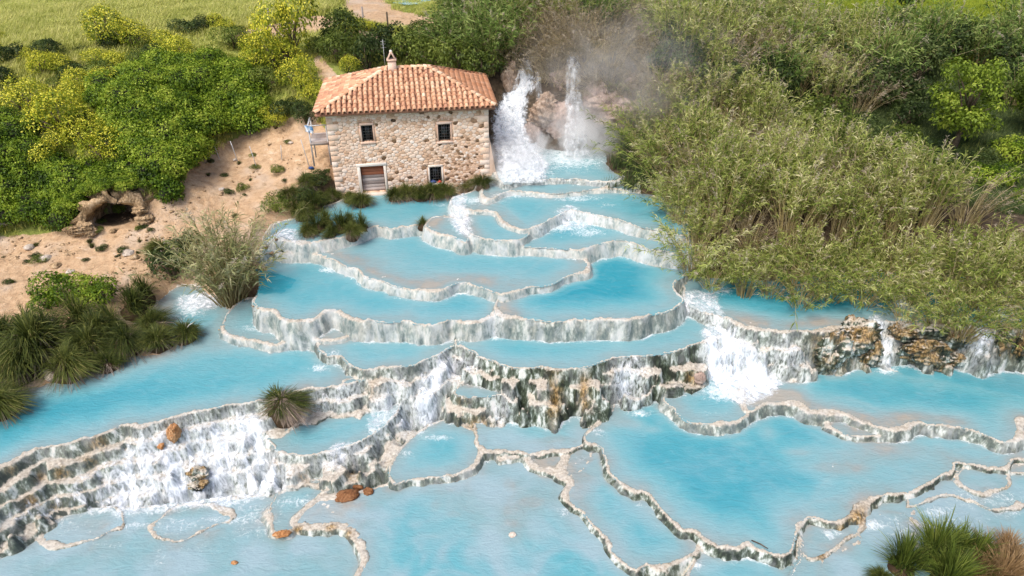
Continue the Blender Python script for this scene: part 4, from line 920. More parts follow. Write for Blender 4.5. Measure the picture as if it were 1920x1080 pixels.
def tuft_proto(seed, nb=420, R=0.95, H=0.85, w=0.022, mat=None, dead=0, arch=1.0, mound=0.35):
    """sedge tussock: arching blades from a mound of peat, optionally a skirt of dead blades"""
    rng = np.random.default_rng(seed)
    def blades(n, rmin, rmax, hmul, drop, mat, nm, wm=1.0):
        nk = 17; ka = rng.uniform(0, 6.283, nk); kh = rng.uniform(0.55, 1.2, nk); kr = rng.uniform(0.6, 1.15, nk); kk = rng.integers(0, nk, n)
        a = ka[kk] + rng.normal(0, 0.28, n); f = np.sqrt(rng.uniform(0, 1, n))
        r0 = 0.34 * R * f
        out = np.stack([np.cos(a), np.sin(a), 0 * a], -1)
        reach = R * rng.uniform(rmin, rmax, n) * (0.25 + 0.75 * f) * kr[kk]
        hh = H * hmul * rng.uniform(0.55, 1.15, n) * (1.1 - 0.45 * f) * kh[kk]
        t = np.array([0, 0.3, 0.6, 0.85, 1.0])
        z0 = mound * (1 - 0.5 * f ** 2)
        P = (out * r0[:, None])[:, None] + out[:, None] * (reach[:, None] * t ** 1.25)[..., None]
        z = z0[:, None] + hh[:, None] * (t * 1.6 - arch * t ** 2.2 * (0.75 + drop * f[:, None]))
        P[..., 2] += z
        P[..., :2] += rng.normal(0, 0.10, (n, 1, 2)) * (t ** 2)[None, :, None] + np.array([0.10, -0.06]) * R * (t ** 2)[None, :, None]
        P[..., 2] = np.maximum(P[..., 2], 0.02)
        W = w * wm * rng.uniform(0.7, 1.3, n)[:, None] * np.array([0.8, 1.0, 0.85, 0.5, 0.0])
        side = nrm(np.cross(out, np.array([0, 0, 1.0])) + rng.normal(0, 0.3, (n, 3)))
        V, F = strips(P, W, side)
        tn = np.clip(rng.normal(0.42, 0.2, n), 0, 1)
        return nm, mesh_np(nm, V, [F], {'tone': np.repeat(tn, 10)}, False, mat)
    parts = [blades(nb, 0.4, 1.0, 1.0, 0.5, mat or ML_SEDGE, 'blades')]
    if dead: parts.append(blades(dead, 0.6, 0.95, 0.42, 3.2, ML_DEAD, 'dead_blades', 1.1))
    import bmesh
    bm = bmesh.new(); bmesh.ops.create_icosphere(bm, subdivisions=2, radius=1.0)
    v0 = np.array([v.co[:] for v in bm.verts]); f0 = np.array([[v.index for v in f.verts] for f in bm.faces]); bm.free()
    v = v0 * np.array([R * 0.5, R * 0.5, mound * 1.1]); v *= (1 + 0.18 * vn3(v0 * 2.3 + seed, 3))[:, None]
    parts.append(('root_mound', mesh_np('root_mound', v, [f0], None, True, M_PEAT)))
    return parts
def place(parts, name, label, cat, loc, rz=0, sc=1.0, group=None, tilt=None):
    t = thing(name, label, cat, loc, rz, group, sc)
    if tilt: t.rotation_euler = (tilt[0], tilt[1], rz)
    for nm, me in parts:
        o = ob(nm, me, t)
        o['kind'] = 'stuff'
    return t
def poisson(poly_px, z, r, rng, tries=9000):
    """scattered points in a photo-pixel outline laid on height z"""
    w = PX(np.array(poly_px, float)[:, 0], np.array(poly_px, float)[:, 1], z)[:, :2]
    lo, hi = w.min(0), w.max(0)
    pts = np.zeros((0, 2))
    c = rng.uniform(lo, hi, (tries, 2)); c = c[inpoly(c[:, 0], c[:, 1], w)]
    for p in c:
        if len(pts) == 0 or ((pts - p) ** 2).sum(1).min() > r * r: pts = np.vstack([pts, p])
    return pts

rng = np.random.default_rng(11)
# ------------------------------------------------------------------ giant reeds on the right bank
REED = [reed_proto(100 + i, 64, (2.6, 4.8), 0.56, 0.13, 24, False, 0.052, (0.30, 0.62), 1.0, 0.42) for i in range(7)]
ML_REEDG = mat_leaf('green_reed_leaf', [(0.0, (0.02, 0.045, 0.008)), (0.35, (0.075, 0.135, 0.022)), (0.65, (0.17, 0.26, 0.05)), (1.0, (0.38, 0.45, 0.14))])
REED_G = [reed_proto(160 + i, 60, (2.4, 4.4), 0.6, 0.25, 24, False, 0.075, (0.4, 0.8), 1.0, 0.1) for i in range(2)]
for _p in REED_G: _p[1][1].materials[0] = ML_REEDG
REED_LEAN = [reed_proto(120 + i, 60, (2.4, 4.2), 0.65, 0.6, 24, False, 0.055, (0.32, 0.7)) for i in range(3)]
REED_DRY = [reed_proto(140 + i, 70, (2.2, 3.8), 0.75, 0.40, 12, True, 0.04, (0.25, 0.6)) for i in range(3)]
G1 = 'giant reeds in the dense stand along the right bank'
pts = poisson([(1170,300),(1215,360),(1262,440),(1300,492),(1352,518),(1450,541),(1540,546),(1640,556),(1720,578),(1800,590),(1990,604),(2080,570),(2060,505),(1900,482),(1750,450),(1600,400),(1450,345),(1330,300),(1200,285)], -0.3, 1.16, rng)
pts = pts[np.argsort(pts[:, 1])]
edge = PX([1150,1185,1240,1290,1350,1450,1540,1640,1720,1800,1930,2100], [290,345,410,490,522,545,550,560,582,592,606,612], -0.8)[:, :2]
for p in pts:
    g = float(terr(p[0], p[1])[0])
    ed = np.sqrt(((edge[:, None] + (np.roll(edge, -1, 0) - edge)[:, None] * np.linspace(0, 1, 8)[None, :, None])[:-1].reshape(-1, 2) - p) ** 2).sum(-1).min() if False else np.min(np.linalg.norm((edge[:-1, None] + (edge[1:] - edge[:-1])[:, None] * np.linspace(0, 1, 8)[None, :, None]).reshape(-1, 2) - p, axis=1))
    rim_ = ed < 1.3
    pr = REED_LEAN[rng.integers(3)] if rim_ and rng.uniform() < 0.75 else (REED_DRY[rng.integers(3)] if rng.uniform() < 0.15 else REED[rng.integers(7)])
    place(pr, 'reed_clump', 'olive green clump of giant reed leaning out over the blue water' if rim_ else 'tall olive green clump of giant reed inside the dense stand along the bank', 'reeds',
          (p[0], p[1], max(g, -1.35)), rng.uniform(0, 6.28), rng.uniform(0.6, 1.16) * (0.85 if rim_ else 1.0) * (0.85 if p[0] > 11 else 1.0), G1 if not rim_ else 'giant reeds leaning over the water edge')
# reeds behind, up the slope to the field
for poly, z, r, grp, lab, mix, sc in (
    ([(1225,205),(1330,215),(1480,215),(1620,205),(1670,170),(1600,125),(1480,110),(1330,100),(1230,130)], 2.5, 2.15, 'giant reeds on the slope behind the stand', 'greyish olive clump of giant reed on the slope behind the main stand', 0.25, (0.8, 1.1)),
    ([(1640,140),(1760,135),(1880,160),(1990,200),(2010,120),(1880,95),(1700,95),(1620,100)], 4.0, 2.3, 'dark reeds below the bright field', 'shaded clump of giant reed below the bright yellow green field', 0.1, (0.8, 1.15)),
    ([(1240,110),(1480,110),(1500,75),(1430,50),(1250,50)], 5.2, 2.0, 'reeds along the far bank of the stream', 'pale clump of reed along the far bank above the waterfall', 0.3, (0.8, 1.15)),
    ([(845,100),(955,112),(1000,80),(1000,20),(900,10),(850,50)], 5.8, 1.5, 'fresh green reeds behind the mill', 'fresh green clump of giant reed behind the mill roof', 0.0, (0.75, 1.0)),
    ([(990,95),(1210,95),(1220,40),(1000,40)], 6.1, 1.2, 'dry reeds hanging over the waterfall', 'dry grey brown reed clump hanging over the tall waterfall', 0.8, (0.75, 1.0)),
):
    for p in poisson(poly, z, r, rng):
        g = float(terr(p[0], p[1])[0])
        uu, vv, _ = proj(p[0], p[1], g)
        if abs(uu - 1785) < 95 and 150 < vv < 340: continue
        pr = REED_DRY[rng.integers(3)] if rng.uniform() < mix else REED_G[rng.integers(2)] if ('fresh' in grp or 'dark' in grp or rng.uniform() < .25) else REED[rng.integers(7)]
        place(pr, 'reed_clump', lab, 'reeds', (p[0], p[1], g), rng.uniform(0, 6.28), rng.uniform(*sc), grp)
for u, v, s, sp in [(1000,128,.7,.5),(1022,118,.75,.6),(1045,108,.8,.5),(1100,106,.85,.5),(1125,112,.8,.6),(1150,118,.8,.5),(1178,128,.85,.6),(1205,140,.85,.5),(1230,160,.9,.5),(1195,180,.7,.6),(1222,205,.8,.5),(1165,160,.6,.6),(975,100,.7,.2),(955,118,.7,.3),(1140,150,.6,.7),(1090,84,.9,.3),(1050,80,.9,.3),(1010,95,.9,.3),(1035,140,.6,.8),(1050,150,.55,.8),(1020,150,.55,.7),(1105,150,.6,.8),(1125,170,.6,.8),(1150,190,.65,.7),(1180,215,.7,.6),(1205,235,.75,.5),(1190,255,.7,.4),(1210,180,.8,.5)]:
    p = hit(u, v)[0]
    place(REED_DRY[rng.integers(3)], 'reed_clump', 'dry grey brown reed clump hanging over the tall waterfall', 'reeds', (p[0], p[1], p[2] - .1), rng.uniform(0, 6.28), s, 'dry reeds hanging over the waterfall', (sp, 0))
# the fan shaped reed at the left of the pools
ML_FAN = mat_leaf('fan_reed_leaf', [(0.0, (0.09, 0.11, 0.035)), (0.4, (0.22, 0.24, 0.085)), (0.7, (0.36, 0.36, 0.16)), (1.0, (0.52, 0.48, 0.28))], jitter=0.15)
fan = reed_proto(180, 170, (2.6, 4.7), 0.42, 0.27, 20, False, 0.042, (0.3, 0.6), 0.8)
fan[1][1].materials[0] = ML_FAN
b = hit(437, 572)[0]
place(fan, 'reed_clump', 'fan shaped pale reed clump standing alone at the left edge of the pools', 'reeds', (b[0], b[1], b[2]), 0.4, 1.22)

# ------------------------------------------------------------------ sedge tussocks
TUFT = [tuft_proto(200 + i, 1000, 0.95, 0.8, 0.0145, None, 160, 1.1, 0.42) for i in range(4)]
TUFT_S = [tuft_proto(220 + i, 300, 0.8, 1.0, 0.02, None, 0, 0.85) for i in range(2)]
LONE = tuft_proto(230, 700, 0.8, 0.7, 0.016, None, 900, 1.0, 0.95)
LUSH = tuft_proto(231, 520, 0.9, 1.25, 0.02, ML_GREEN, 0, 0.7)
RUSS = tuft_proto(232, 460, 0.9, 1.0, 0.016, ML_RUSSET, 60, 0.75)
for (u, v, s, kind, lab) in [
    (532,770,(1.5,1.5,.78),'L','lone tussock with a grey brown skirt of dead blades on the white rim'),
    (70,668,1.75,'T','broad dark tussock spreading at the shore end by the picture edge'),
    (20,640,1.2,'T','dark tussock half cut off below the pale sandy shore'),
    (135,700,1.15,'T','yellowish tussock dipping its blades into the lagoon'),
    (185,640,1.25,'T','dark tussock in the middle of the lagoon shore thicket'),
    (150,610,1.2,'S','upright bright tussock behind the lagoon shore thicket'),
    (240,655,1.15,'T','olive tussock leaning toward the lagoon between two darker ones'),
    (255,590,1.25,'S','tall dark tussock nearest the white rapids'),
    (290,620,.95,'T','small tussock just behind the shore end by the rapids'),
    (350,636,.85,'T','round tussock with a bleached twig at the tip of the shore'),
    (205,690,.75,'T','low tussock at the water line under the olive tussock'),
    (5,772,1.1,'T','dark tussock standing in the lagoon and cut by the frame edge'),
    (595,432,1.0,'S','leftmost dark tussock of the little island above the broad pool'),
    (640,432,1.0,'S','middle dark tussock of the little island above the broad pool'),
    (677,430,.85,'S','spiky tussock at the mill end of the little island'),
    (620,442,.6,'T','low brownish tussock at the front of the little island'),
    (791,424,.5,'S','tiny lone tussock on the rim beside the crescent basin'),
    (678,384,.85,'T','round tussock standing in the water by the mill door'),
    (655,378,.65,'T','small tussock against the corner of the mill'),
    (765,372,.9,'T','tussock under the wall between the mill door and the barred window'),
    (790,374,.9,'S','spiky tussock under the barred lower window'),
    (835,366,.9,'T','wide tussock below the rubble wall near the torrent'),
    (868,357,.85,'S','upright tussock against the rubble wall near the torrent'),
    (905,350,.8,'T','last tussock at the foot of the mill beside the torrent'),
    (590,395,1.1,'S','tall tussock at the shore left of the mill'),
    (560,402,.95,'S','bright tussock at the shore beside the fan shaped reed'),
    (545,370,.8,'T','dark tussock on the sand left of the mill'),
    (605,380,.8,'T','shaded tussock in the gap beside the mill wall'),
    (575,350,.8,'T','dark tussock on the bank under the wooden deck'),
    (1745,1052,1.15,'G','big bright green tussock in the near corner'),
    (1690,1066,.95,'G','green tussock at the water side of the near corner'),
    (1795,1045,.9,'G','upright green tussock behind the big one in the near corner'),
    (1830,1088,1.0,'R','russet dry tussock in the near corner'),
    (1895,1078,1.0,'R','pale russet tussock at the frame edge of the near corner'),
    (1775,1100,1.1,'G','lowest green tussock of the near corner'),
    (1650,1090,.55,'T','small dark tussock at the tip of the near corner clump'),
    (1845,1045,.9,'R','russet tussock in the middle of the near corner clump'),
    (1820,1060,.9,'G','green tussock beside the russet ones in the near corner'),
    (1870,1095,1.1,'R','lowest russet tussock of the near corner'),
    (1880,1040,.8,'R','thin russet tussock at the back of the near corner'),
    (305,480,.9,'T','dark tussock hidden behind the fan shaped reed'),
    (40,700,1.30,'T','drooping tussock at the frame side of the lagoon shore'),
    (100,640,1.20,'S','dark upright tussock in the second row of the lagoon shore'),
    (215,620,1.10,'S','dark tall tussock between the bright shrub and the rapids'),
    (300,650,0.90,'T','shaded tussock joined to the shore end tussock'),
    (170,665,1.20,'T','broad tussock at the heart of the lagoon shore'),
    (60,625,1.00,'S','upright tussock near the pale boulder on the shore'),
    (270,560,1.00,'S','dark tussock behind the rapids on the shore'),
    (660,440,0.70,'T','low tussock at the mill side front of the island'),
    (610,422,0.90,'S','spiky tussock at the back of the island'),
    (655,424,0.80,'S','back tussock in the middle of the island'),
    (580,440,0.70,'T','brownish tussock at the left tip of the island'),
    (742,374,0.80,'T','tussock just right of the door step'),
    (812,370,0.90,'T','tussock directly under the barred lower window'),
    (850,362,0.90,'T','thick tussock along the base of the rubble wall'),
    (888,354,0.80,'T','drooping tussock close to the torrent'),
    (570,410,0.90,'T','dark tussock at the water edge left of the island'),
    (625,372,0.70,'T','small tussock at the corner stones of the mill'),
]:
    p = hit(u, v)[0]
    pr = {'L': LONE, 'G': LUSH, 'R': RUSS}.get(kind) or (TUFT[rng.integers(4)] if kind == 'T' else TUFT_S[rng.integers(2)])
    place(pr, 'sedge_tussock', lab, 'grass tuft', (p[0], p[1], p[2] - 0.08), rng.uniform(0, 6.28), s if isinstance(s, tuple) else s * (1.3 if u < 400 else 1.15), 'sedge tussocks along the water')

# ------------------------------------------------------------------ shrubs on the bank and the hillside
BROOM = [bush_proto(300 + i, 9, 1.0, 1.5, 170, ML_LIME, (0.07, 0.13), ML_FLOWER, 2600, 0.4) for i in range(4)]
GREEN = [bush_proto(320 + i, 8, 1.0, 1.3, 190, ML_GREEN, (0.075, 0.15), None, 0, 0.5) for i in range(4)]
DARK = [bush_proto(340 + i, 8, 1.0, 1.4, 200, ML_DARK, (0.075, 0.15), None, 0, 0.5) for i in range(4)]
FRESH = [bush_proto(360 + i, 8, 1.0, 1.2, 230, ML_BRAMBLE, (0.07, 0.13), None, 0, 0.6) for i in range(2)]
def shrub(u, v, s, kind, lab, grp=None, zs=1.0, name='shrub'):
    p = hit(u, v)[0]
    pr = {'Y': BROOM, 'G': GREEN, 'D': DARK, 'F': FRESH}[kind]
    place(pr[rng.integers(len(pr))], name, lab, 'shrub', (p[0], p[1], p[2] - 0.05), rng.uniform(0, 6.28), (s, s, s * zs), grp)
for u, v, s, k, z, lab in [
    (548,112,2.1,'Y',1.5,'tallest yellow flowering broom beside the path above the mill'),
    (520,130,1.5,'Y',1.1,'yellow broom at the lower side of the tallest one'),
    (560,165,1.4,'Y',1.0,'yellow broom where the path bends down to the mill'),
    (585,190,1.1,'Y',1.0,'yellow broom nearest the mill roof'),
    (480,125,1.3,'Y',1.0,'bright yellow broom at the upper end of the bramble bank'),
    (517,238,.9,'Y',1.0,'small yellow bush on the sand edge below the bramble bank'),
    (197,85,1.9,'Y',.9,'wide yellow broom at the edge of the meadow'),
    (250,92,1.5,'Y',.9,'yellow broom beside a dark shrub at the edge of the meadow'),
    (318,104,1.2,'Y',.9,'yellow broom above the middle of the bramble bank'),
    (352,122,1.4,'Y',.9,'yellow broom touching the top of the bramble bank'),
    (417,62,1.0,'Y',.9,'lonely yellow broom beside the far sandy path'),
    (80,145,1.3,'Y',.8,'yellow broom among grey weeds near the frame edge'),
    (228,138,1.1,'Y',.8,'pale yellow broom in the middle of the hillside'),
    (215,178,1.2,'Y',.9,'yellow broom above the leafy bramble bank'),
    (155,185,1.3,'Y',.9,'yellow broom left of the bramble bank'),
    (110,138,1.1,'Y',.8,'yellow broom halfway up the weedy hillside'),
    (58,215,1.6,'Y',.9,'wide yellow broom above the dark ivy'),
    (125,250,1.9,'Y',.9,'largest yellow broom in the hollow of the bramble bank'),
    (165,275,1.4,'Y',.9,'yellow broom in front of the largest one'),
    (105,300,1.2,'Y',.9,'low yellow broom beside the dark ivy'),
    (205,302,1.4,'Y',.9,'yellow broom above the cave'),
    (690,62,1.0,'Y',.7,'yellow broom on top of the old stone wall'),
    (660,60,.9,'Y',.7,'small yellow broom at the corner of the old stone wall'),
    (650,135,.9,'Y',.8,'yellow bush in the corner behind the mill'),
    (215,90,1.2,'D',1.0,'dark shrub in front of the wide yellow broom'),
    (355,62,1.3,'D',.8,'dark shrub out in the meadow'),
    (395,58,1.1,'D',.8,'second dark shrub out in the meadow beside the far sandy path'),
    (140,145,1.2,'D',.9,'grey dark shrub on the weedy hillside'),
    (100,108,1.1,'D',.9,'dark shrub below the meadow near the frame edge'),
    (20,115,1.3,'D',.9,'dark shrub at the upper frame edge'),
    (10,165,1.2,'D',.9,'dark shrub cut by the frame edge above the ivy'),
    (115,192,1.1,'D',.9,'dark shrub between two yellow brooms'),
    (300,108,1.0,'D',.8,'dark shrub under the yellow broom above the brambles'),
    (190,150,1.2,'G',.9,'green shrub in the middle of the weedy hillside'),
    (270,130,1.2,'G',.9,'green shrub above the bramble bank'),
    (440,90,1.4,'G',.9,'grey green shrub below the far sandy path'),
    (500,165,1.3,'G',.9,'green shrub between the broom and the bramble bank'),
    (540,215,1.2,'D',.9,'dark shrub at the foot of the slope left of the roof'),
    (575,228,1.0,'D',.9,'dark shrub beside the wooden deck'),
    (610,100,1.3,'G',.9,'green shrub on the mill side of the steep path'),
    (650,90,1.7,'G',1.3,'tall green bush against the old stone wall'),
    (635,115,1.4,'G',1.2,'green bush leaning over the steep path'),
    (690,130,1.6,'D',1.2,'dark green bush in front of the old stone wall'),
    (735,115,1.8,'D',1.2,'dark glossy bush right behind the chimney'),
    (775,120,1.7,'G',1.1,'dense green bush behind the roof ridge'),
    (820,125,1.8,'G',1.1,'dense green bush behind the right half of the roof'),
    (865,135,1.8,'G',1.1,'green bush overhanging the back of the roof'),
    (905,150,1.5,'G',1.1,'green bush at the roof corner beside the torrent'),
    (790,85,1.5,'G',.9,'green bush above the mill on the terrace edge'),
    (850,85,1.6,'G',.9,'green bush above the mill near the reeds'),
    (638,35,.8,'D',.8,'round little shrub on the far sand'),
    (130,560,1.4,'F',.9,'bright green rounded shrub on the sandy shore'),
    (190,565,1.2,'F',.9,'bright green shrub next to the rounded one on the shore'),
    (90,575,1.0,'F',.8,'small bright shrub on the shore at the frame side'),
    (325,520,1.5,'D',1.1,'dark bush crouching behind the fan shaped reed'),
    (350,490,1.2,'D',1.1,'dark bush between the fan shaped reed and the sand'),
    (520,395,.9,'G',.9,'pale green bush on the bank left of the mill'),
    (575,385,1.0,'D',1.0,'dark bush on the bank left of the mill wall'),
    (600,345,.8,'D',1.0,'dark bush in the shade of the mill wall'),
    (225,395,.45,'F',1.0,'small bright bush growing in the mouth of the cave'),
    (430,362,.35,'D',.8,'small weed on the sand above the reed'),
    (455,355,.4,'G',.8,'small round weed on the open sand'),
    (520,322,.5,'G',.7,'low weed on the sand slope by the mill'),
    (480,315,.35,'G',.6,'low weed near the metal stakes'),
    (230,470,.35,'D',.8,'dark weed beside the stones on the sandy shore'),
    (190,470,.4,'D',.7,'dark weed in the middle of the sandy shore'),
    (75,490,.45,'G',.6,'flat weed on the sandy shore near the frame edge'),
    (1655,185,1.9,'D',1.3,'white flowering elder bush in the shade beside the lime green tree'),
    (1270,150,1.7,'D',1.25,'dark green bush beside the drifting steam'),
    (1340,125,1.7,'D',1.25,'dark green bush above the steam among pale reeds'),
    (1430,185,1.9,'D',1.25,'dark green bush in the hollow behind the reed stand'),
    (1480,160,1.8,'D',1.25,'dark green bush in the gap between two reed clumps'),
    (1540,200,1.9,'D',1.25,'dark green bush near the middle of the far slope'),
    (1550,110,1.8,'D',1.25,'dark green bush below the bright field edge'),
    (1660,110,1.8,'D',1.25,'dark green bush at the upper end of the dark gap'),
    (1700,205,1.9,'D',1.25,'dark green bush left of the lime green tree'),
    (1340,195,1.7,'D',1.25,'dark green bush above the front reed stand'),
    (1640,165,1.9,'D',1.25,'dark green bush in the dark gap of the far slope'),
    (1820,105,1.9,'D',1.25,'dark green bush right above the lime green tree'),
    (1920,140,1.9,'D',1.25,'dark green bush near the right frame edge above the tree'),
    (1260,110,1.6,'D',1.25,'dark green bush on the far bank above the falls'),
    (1440,115,1.6,'D',1.25,'dark green bush under the tall reeds of the far bank'),
    (1580,150,1.9,'D',1.2,'dark bush in the middle of the slope behind the reed stand'),  # these dark bushes put the shadow of the slope into their leaf colour
    (1625,205,1.9,'D',1.2,'dark bush in the gap left of the elder'),
    (1715,150,2.0,'D',1.2,'dark bush above the white flowering elder'),
    (1765,120,2.0,'D',1.1,'dark bush above the lime green tree'),
    (1860,140,2.0,'D',1.2,'dark bush behind the lime green tree'),
    (1890,190,1.9,'D',1.1,'dark bush between the two lime green trees'),
    (1390,150,1.6,'G',1.2,'green bush among the reeds behind the stand'),
    (1500,130,1.7,'G',1.2,'green bush below the bright field'),
    (1290,190,1.6,'G',1.2,'green bush at the edge of the drifting steam'),
    (1600,285,1.6,'D',1.1,'dark bush right behind the crest of the reed stand'),
    (1680,305,1.6,'G',1.1,'green bush behind the reed stand below the elder'),
    (1740,325,1.5,'D',1.0,'dark bush at the foot of the lime green tree'),
    (1540,255,1.7,'G',1.2,'green bush in the saddle behind the reed stand'),
    (1850,350,1.4,'F',.9,'fresh green bush behind the low end of the reed stand'),
    (1940,390,1.3,'F',.9,'fresh green bush at the low end of the reed stand'),
    (1800,345,1.2,'G',.9,'green bush in front of the lime green tree'),
    (1960,330,1.6,'F',1.0,'fresh green thicket under the tree at the right frame edge'),
    (1900,300,1.5,'F',.8,'fresh green undergrowth beside the lime green tree'),
    (1840,310,1.2,'D',.8,'dark undergrowth below the lime green tree'),
    (1700,240,1.6,'D',1.0,'dark undergrowth left of the lime green tree'),
]:
    shrub(u, v, s, k, lab, 'shrubs on the hillside and banks', z)
wp = rng.uniform((0, 230), (620, 560), (400, 2)); wp = wp[inpoly(wp[:, 0], wp[:, 1], SANDPOLY[0])]
ww = hit(wp[:, 0], wp[:, 1]); wk = (vn2(ww[:, 0] * .5, ww[:, 1] * .5, 66) > .5) & (ww[:, 2] > -1.9)
for p in ww[wk][:46]:
    pr = (GREEN, DARK, TUFT_S)[rng.integers(3)]; s = rng.uniform(.13, .3)
    place(pr[rng.integers(len(pr))], 'weed', 'small low weed growing on the open sandy bank', 'weed', (p[0], p[1], p[2] - .03), rng.uniform(0, 6.28), (s * 1.3, s, s * .7), 'small weeds scattered over the sandy bank')
# grey-green weeds filling the slope
hill = poisson([(0,110),(150,60),(330,40),(480,90),(520,120),(480,150),(420,110),(250,130),(180,190),(190,250),(120,320),(60,220),(-60,230),(-80,120)], 4.6, 2.6, rng)
for p in hill:
    k = rng.uniform()
    pr = GREEN if k < 0.5 else (BROOM if k < 0.94 else DARK)
    z = float(terr(p[0], p[1])[0])
    if not 75 < proj(p[0], p[1], z)[1] < 270: continue
    s = rng.uniform(0.7, 1.25)
    place(pr[rng.integers(4)], 'shrub', {0: 'grey green weedy shrub filling the hillside above the brambles', 1: 'low yellow flowered shrub filling the hillside above the brambles', 2: 'dark low shrub filling the hillside above the brambles'}[0 if pr is GREEN else 1 if pr is BROOM else 2], 'shrub',
          (p[0], p[1], z - 0.1), rng.uniform(0, 6.28), (s, s, s * 0.75), 'low shrubs filling the hillside')

# ------------------------------------------------------------------ bramble and ivy banks
def thicket(poly, lab, name, mat, zoff, rad, n, dens, leaf, seed):
    rg = np.random.default_rng(seed)
    P = np.array(poly, float)
    lo, hi = P.min(0), P.max(0)
    c = rg.uniform(lo, hi, (n * 6, 2)); c = c[inpoly(c[:, 0], c[:, 1], P)][:n]
    w = hit(c[:, 0], c[:, 1], False)
    lobes = [(a[0], a[1], a[2] + zoff * rg.uniform(0.2, 1), rg.uniform(*rad), rg.uniform(0.6, 0.9)) for a in w]
    V, F, tn, _, _ = lobes_shell(lobes, dens, rg, leaf, 0.7, low=-0.35, depth=0.25, jit=0.8)
    o = w.mean(0); o[2] = w[:, 2].min()
    t = thing(name, lab, 'brambles', tuple(o))
    l = ob('leaves', mesh_np('leaves', V - o, [F], {'tone': tn}, False, mat), t); l['kind'] = 'stuff'
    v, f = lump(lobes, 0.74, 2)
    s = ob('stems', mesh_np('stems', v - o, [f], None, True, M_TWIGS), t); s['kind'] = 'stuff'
thicket([(250,145),(333,128),(410,122),(468,160),(488,200),(472,245),(390,258),(372,300),(360,335),(325,350),(285,322),(250,285),(235,250),(200,215),(185,190),(233,165)], 'long bright green bramble bank arching over the sandy cliff', 'bramble_bank', ML_BRAMBLE, 0.9, (0.6, 1.25), 180, 210, (0.09, 0.165), 5)
thicket([(-60,225),(45,225),(80,290),(145,335),(165,385),(130,412),(60,432),(-60,436)], 'dark green ivy bank left of the cave', 'ivy_bank', ML_DARK if False else ML_BRAMBLE, 0.6, (0.5, 1.0), 120, 210, (0.08, 0.15), 6)
thicket([(150,318),(215,312),(300,312),(335,335),(335,380),(318,385),(300,350),(262,352),(215,350),(180,365),(155,378)], 'ragged brambles hanging over the roof of the cave', 'bramble_curtain', ML_BRAMBLE, 0.45, (0.32, 0.58), 70, 170, (0.11, 0.18), 8)

# ------------------------------------------------------------------ trees
def tree(u, v, R, H, seed, lab, mat, dens=60, leaf=(0.14, 0.26)):
    rg = np.random.default_rng(seed)
    p = hit(u, v)[0]
    lobes = []
    for i in range(34):
        d = rdir(1, rg)[0]; f = rg.uniform(0.35, 0.85) ** 0.7
        c = np.array([d[0] * R * f, d[1] * R * f, H * 0.56 + d[2] * H * 0.40 * f])
        lobes.append((c[0], c[1], c[2], R * rg.uniform(0.16, 0.32), rg.uniform(0.7, 1.0)))
    V, F, tn, _, _ = lobes_shell(lobes, dens, rg, leaf, 0.6, low=-0.8, depth=0.5)
    t = thing('tree', lab, 'tree', tuple(p))
    cr = ob('crown', mesh_np('crown', V, [F], {'tone': tn}, False, mat), t); cr['kind'] = 'stuff'
    mb = MB()
    top = np.array([0.15, 0.1, H * 0.62])
    mb.tube([np.array([0, 0, -0.4]), np.array([0.05, 0, H * 0.2]), np.array([0.12, 0.08, H * 0.42]), top], [R * 0.09, R * 0.07, R * 0.05, R * 0.02], 8)
    for L in lobes[:16]:
        c = np.array(L[:3]); s = np.array([0.08, 0.04, H * rg.uniform(0.22, 0.45)])
        mb.tube([s, s * 0.5 + c * 0.5 + np.array([0, 0, 0.15]), c], [R * 0.03, R * 0.02, 0.012], 5)
    ob('trunk', mb.mesh('trunk', M_BARK, True), t)
tree(1785,285,2.3,6.2,401,'lime green rounded tree standing in the dark gap behind the reeds',ML_TREE)
tree(1940,265,2.3,6.0,402,'lime green tree cut by the right frame edge',ML_TREE)
tree(1690,40,1.6,4.5,403,'dark conical tree at the edge of the bright field',ML_DARK)
tree(1475,55,1.8,4.8,404,'dark tree at the top of the reeds left of the bright field',ML_DARK)
tree(1330,40,1.6,4.5,405,'dark tree behind the steam at the top of the picture',ML_DARK)

# ------------------------------------------------------------------ meadow grass: too many blades to count
def blade_patch(seed, n, R, H, w, mat, nm):
    rg = np.random.default_rng(seed)
    p = rg.normal(0, R * 0.5, (n, 2)); a = rg.uniform(0, 6.28, n)
    lean = np.stack([np.cos(a), np.sin(a), 0 * a], -1) * rg.uniform(0.1, 0.6, n)[:, None] + np.array([0.35, 0.1, 0])
    h = H * rg.uniform(0.5, 1.2, n)
    t = np.array([0, 0.5, 1.0])
    P = np.concatenate([p, np.zeros((n, 1))], 1)[:, None] + lean[:, None] * (h[:, None] * t ** 1.6)[..., None]
    P[..., 2] += h[:, None] * t * (1 - 0.25 * t)
    W = w * np.array([1, 0.8, 0.0]) * np.ones((n, 1))
    V, F = strips(P, W, nrm(np.cross(lean, np.array([0, 0, 1.0])) + rg.normal(0, 0.2, (n, 3))))
    return mesh_np(nm, V, [F], {'tone': np.repeat(np.clip(rg.normal(0.5, 0.2, n), 0, 1), 6)}, False, mat)
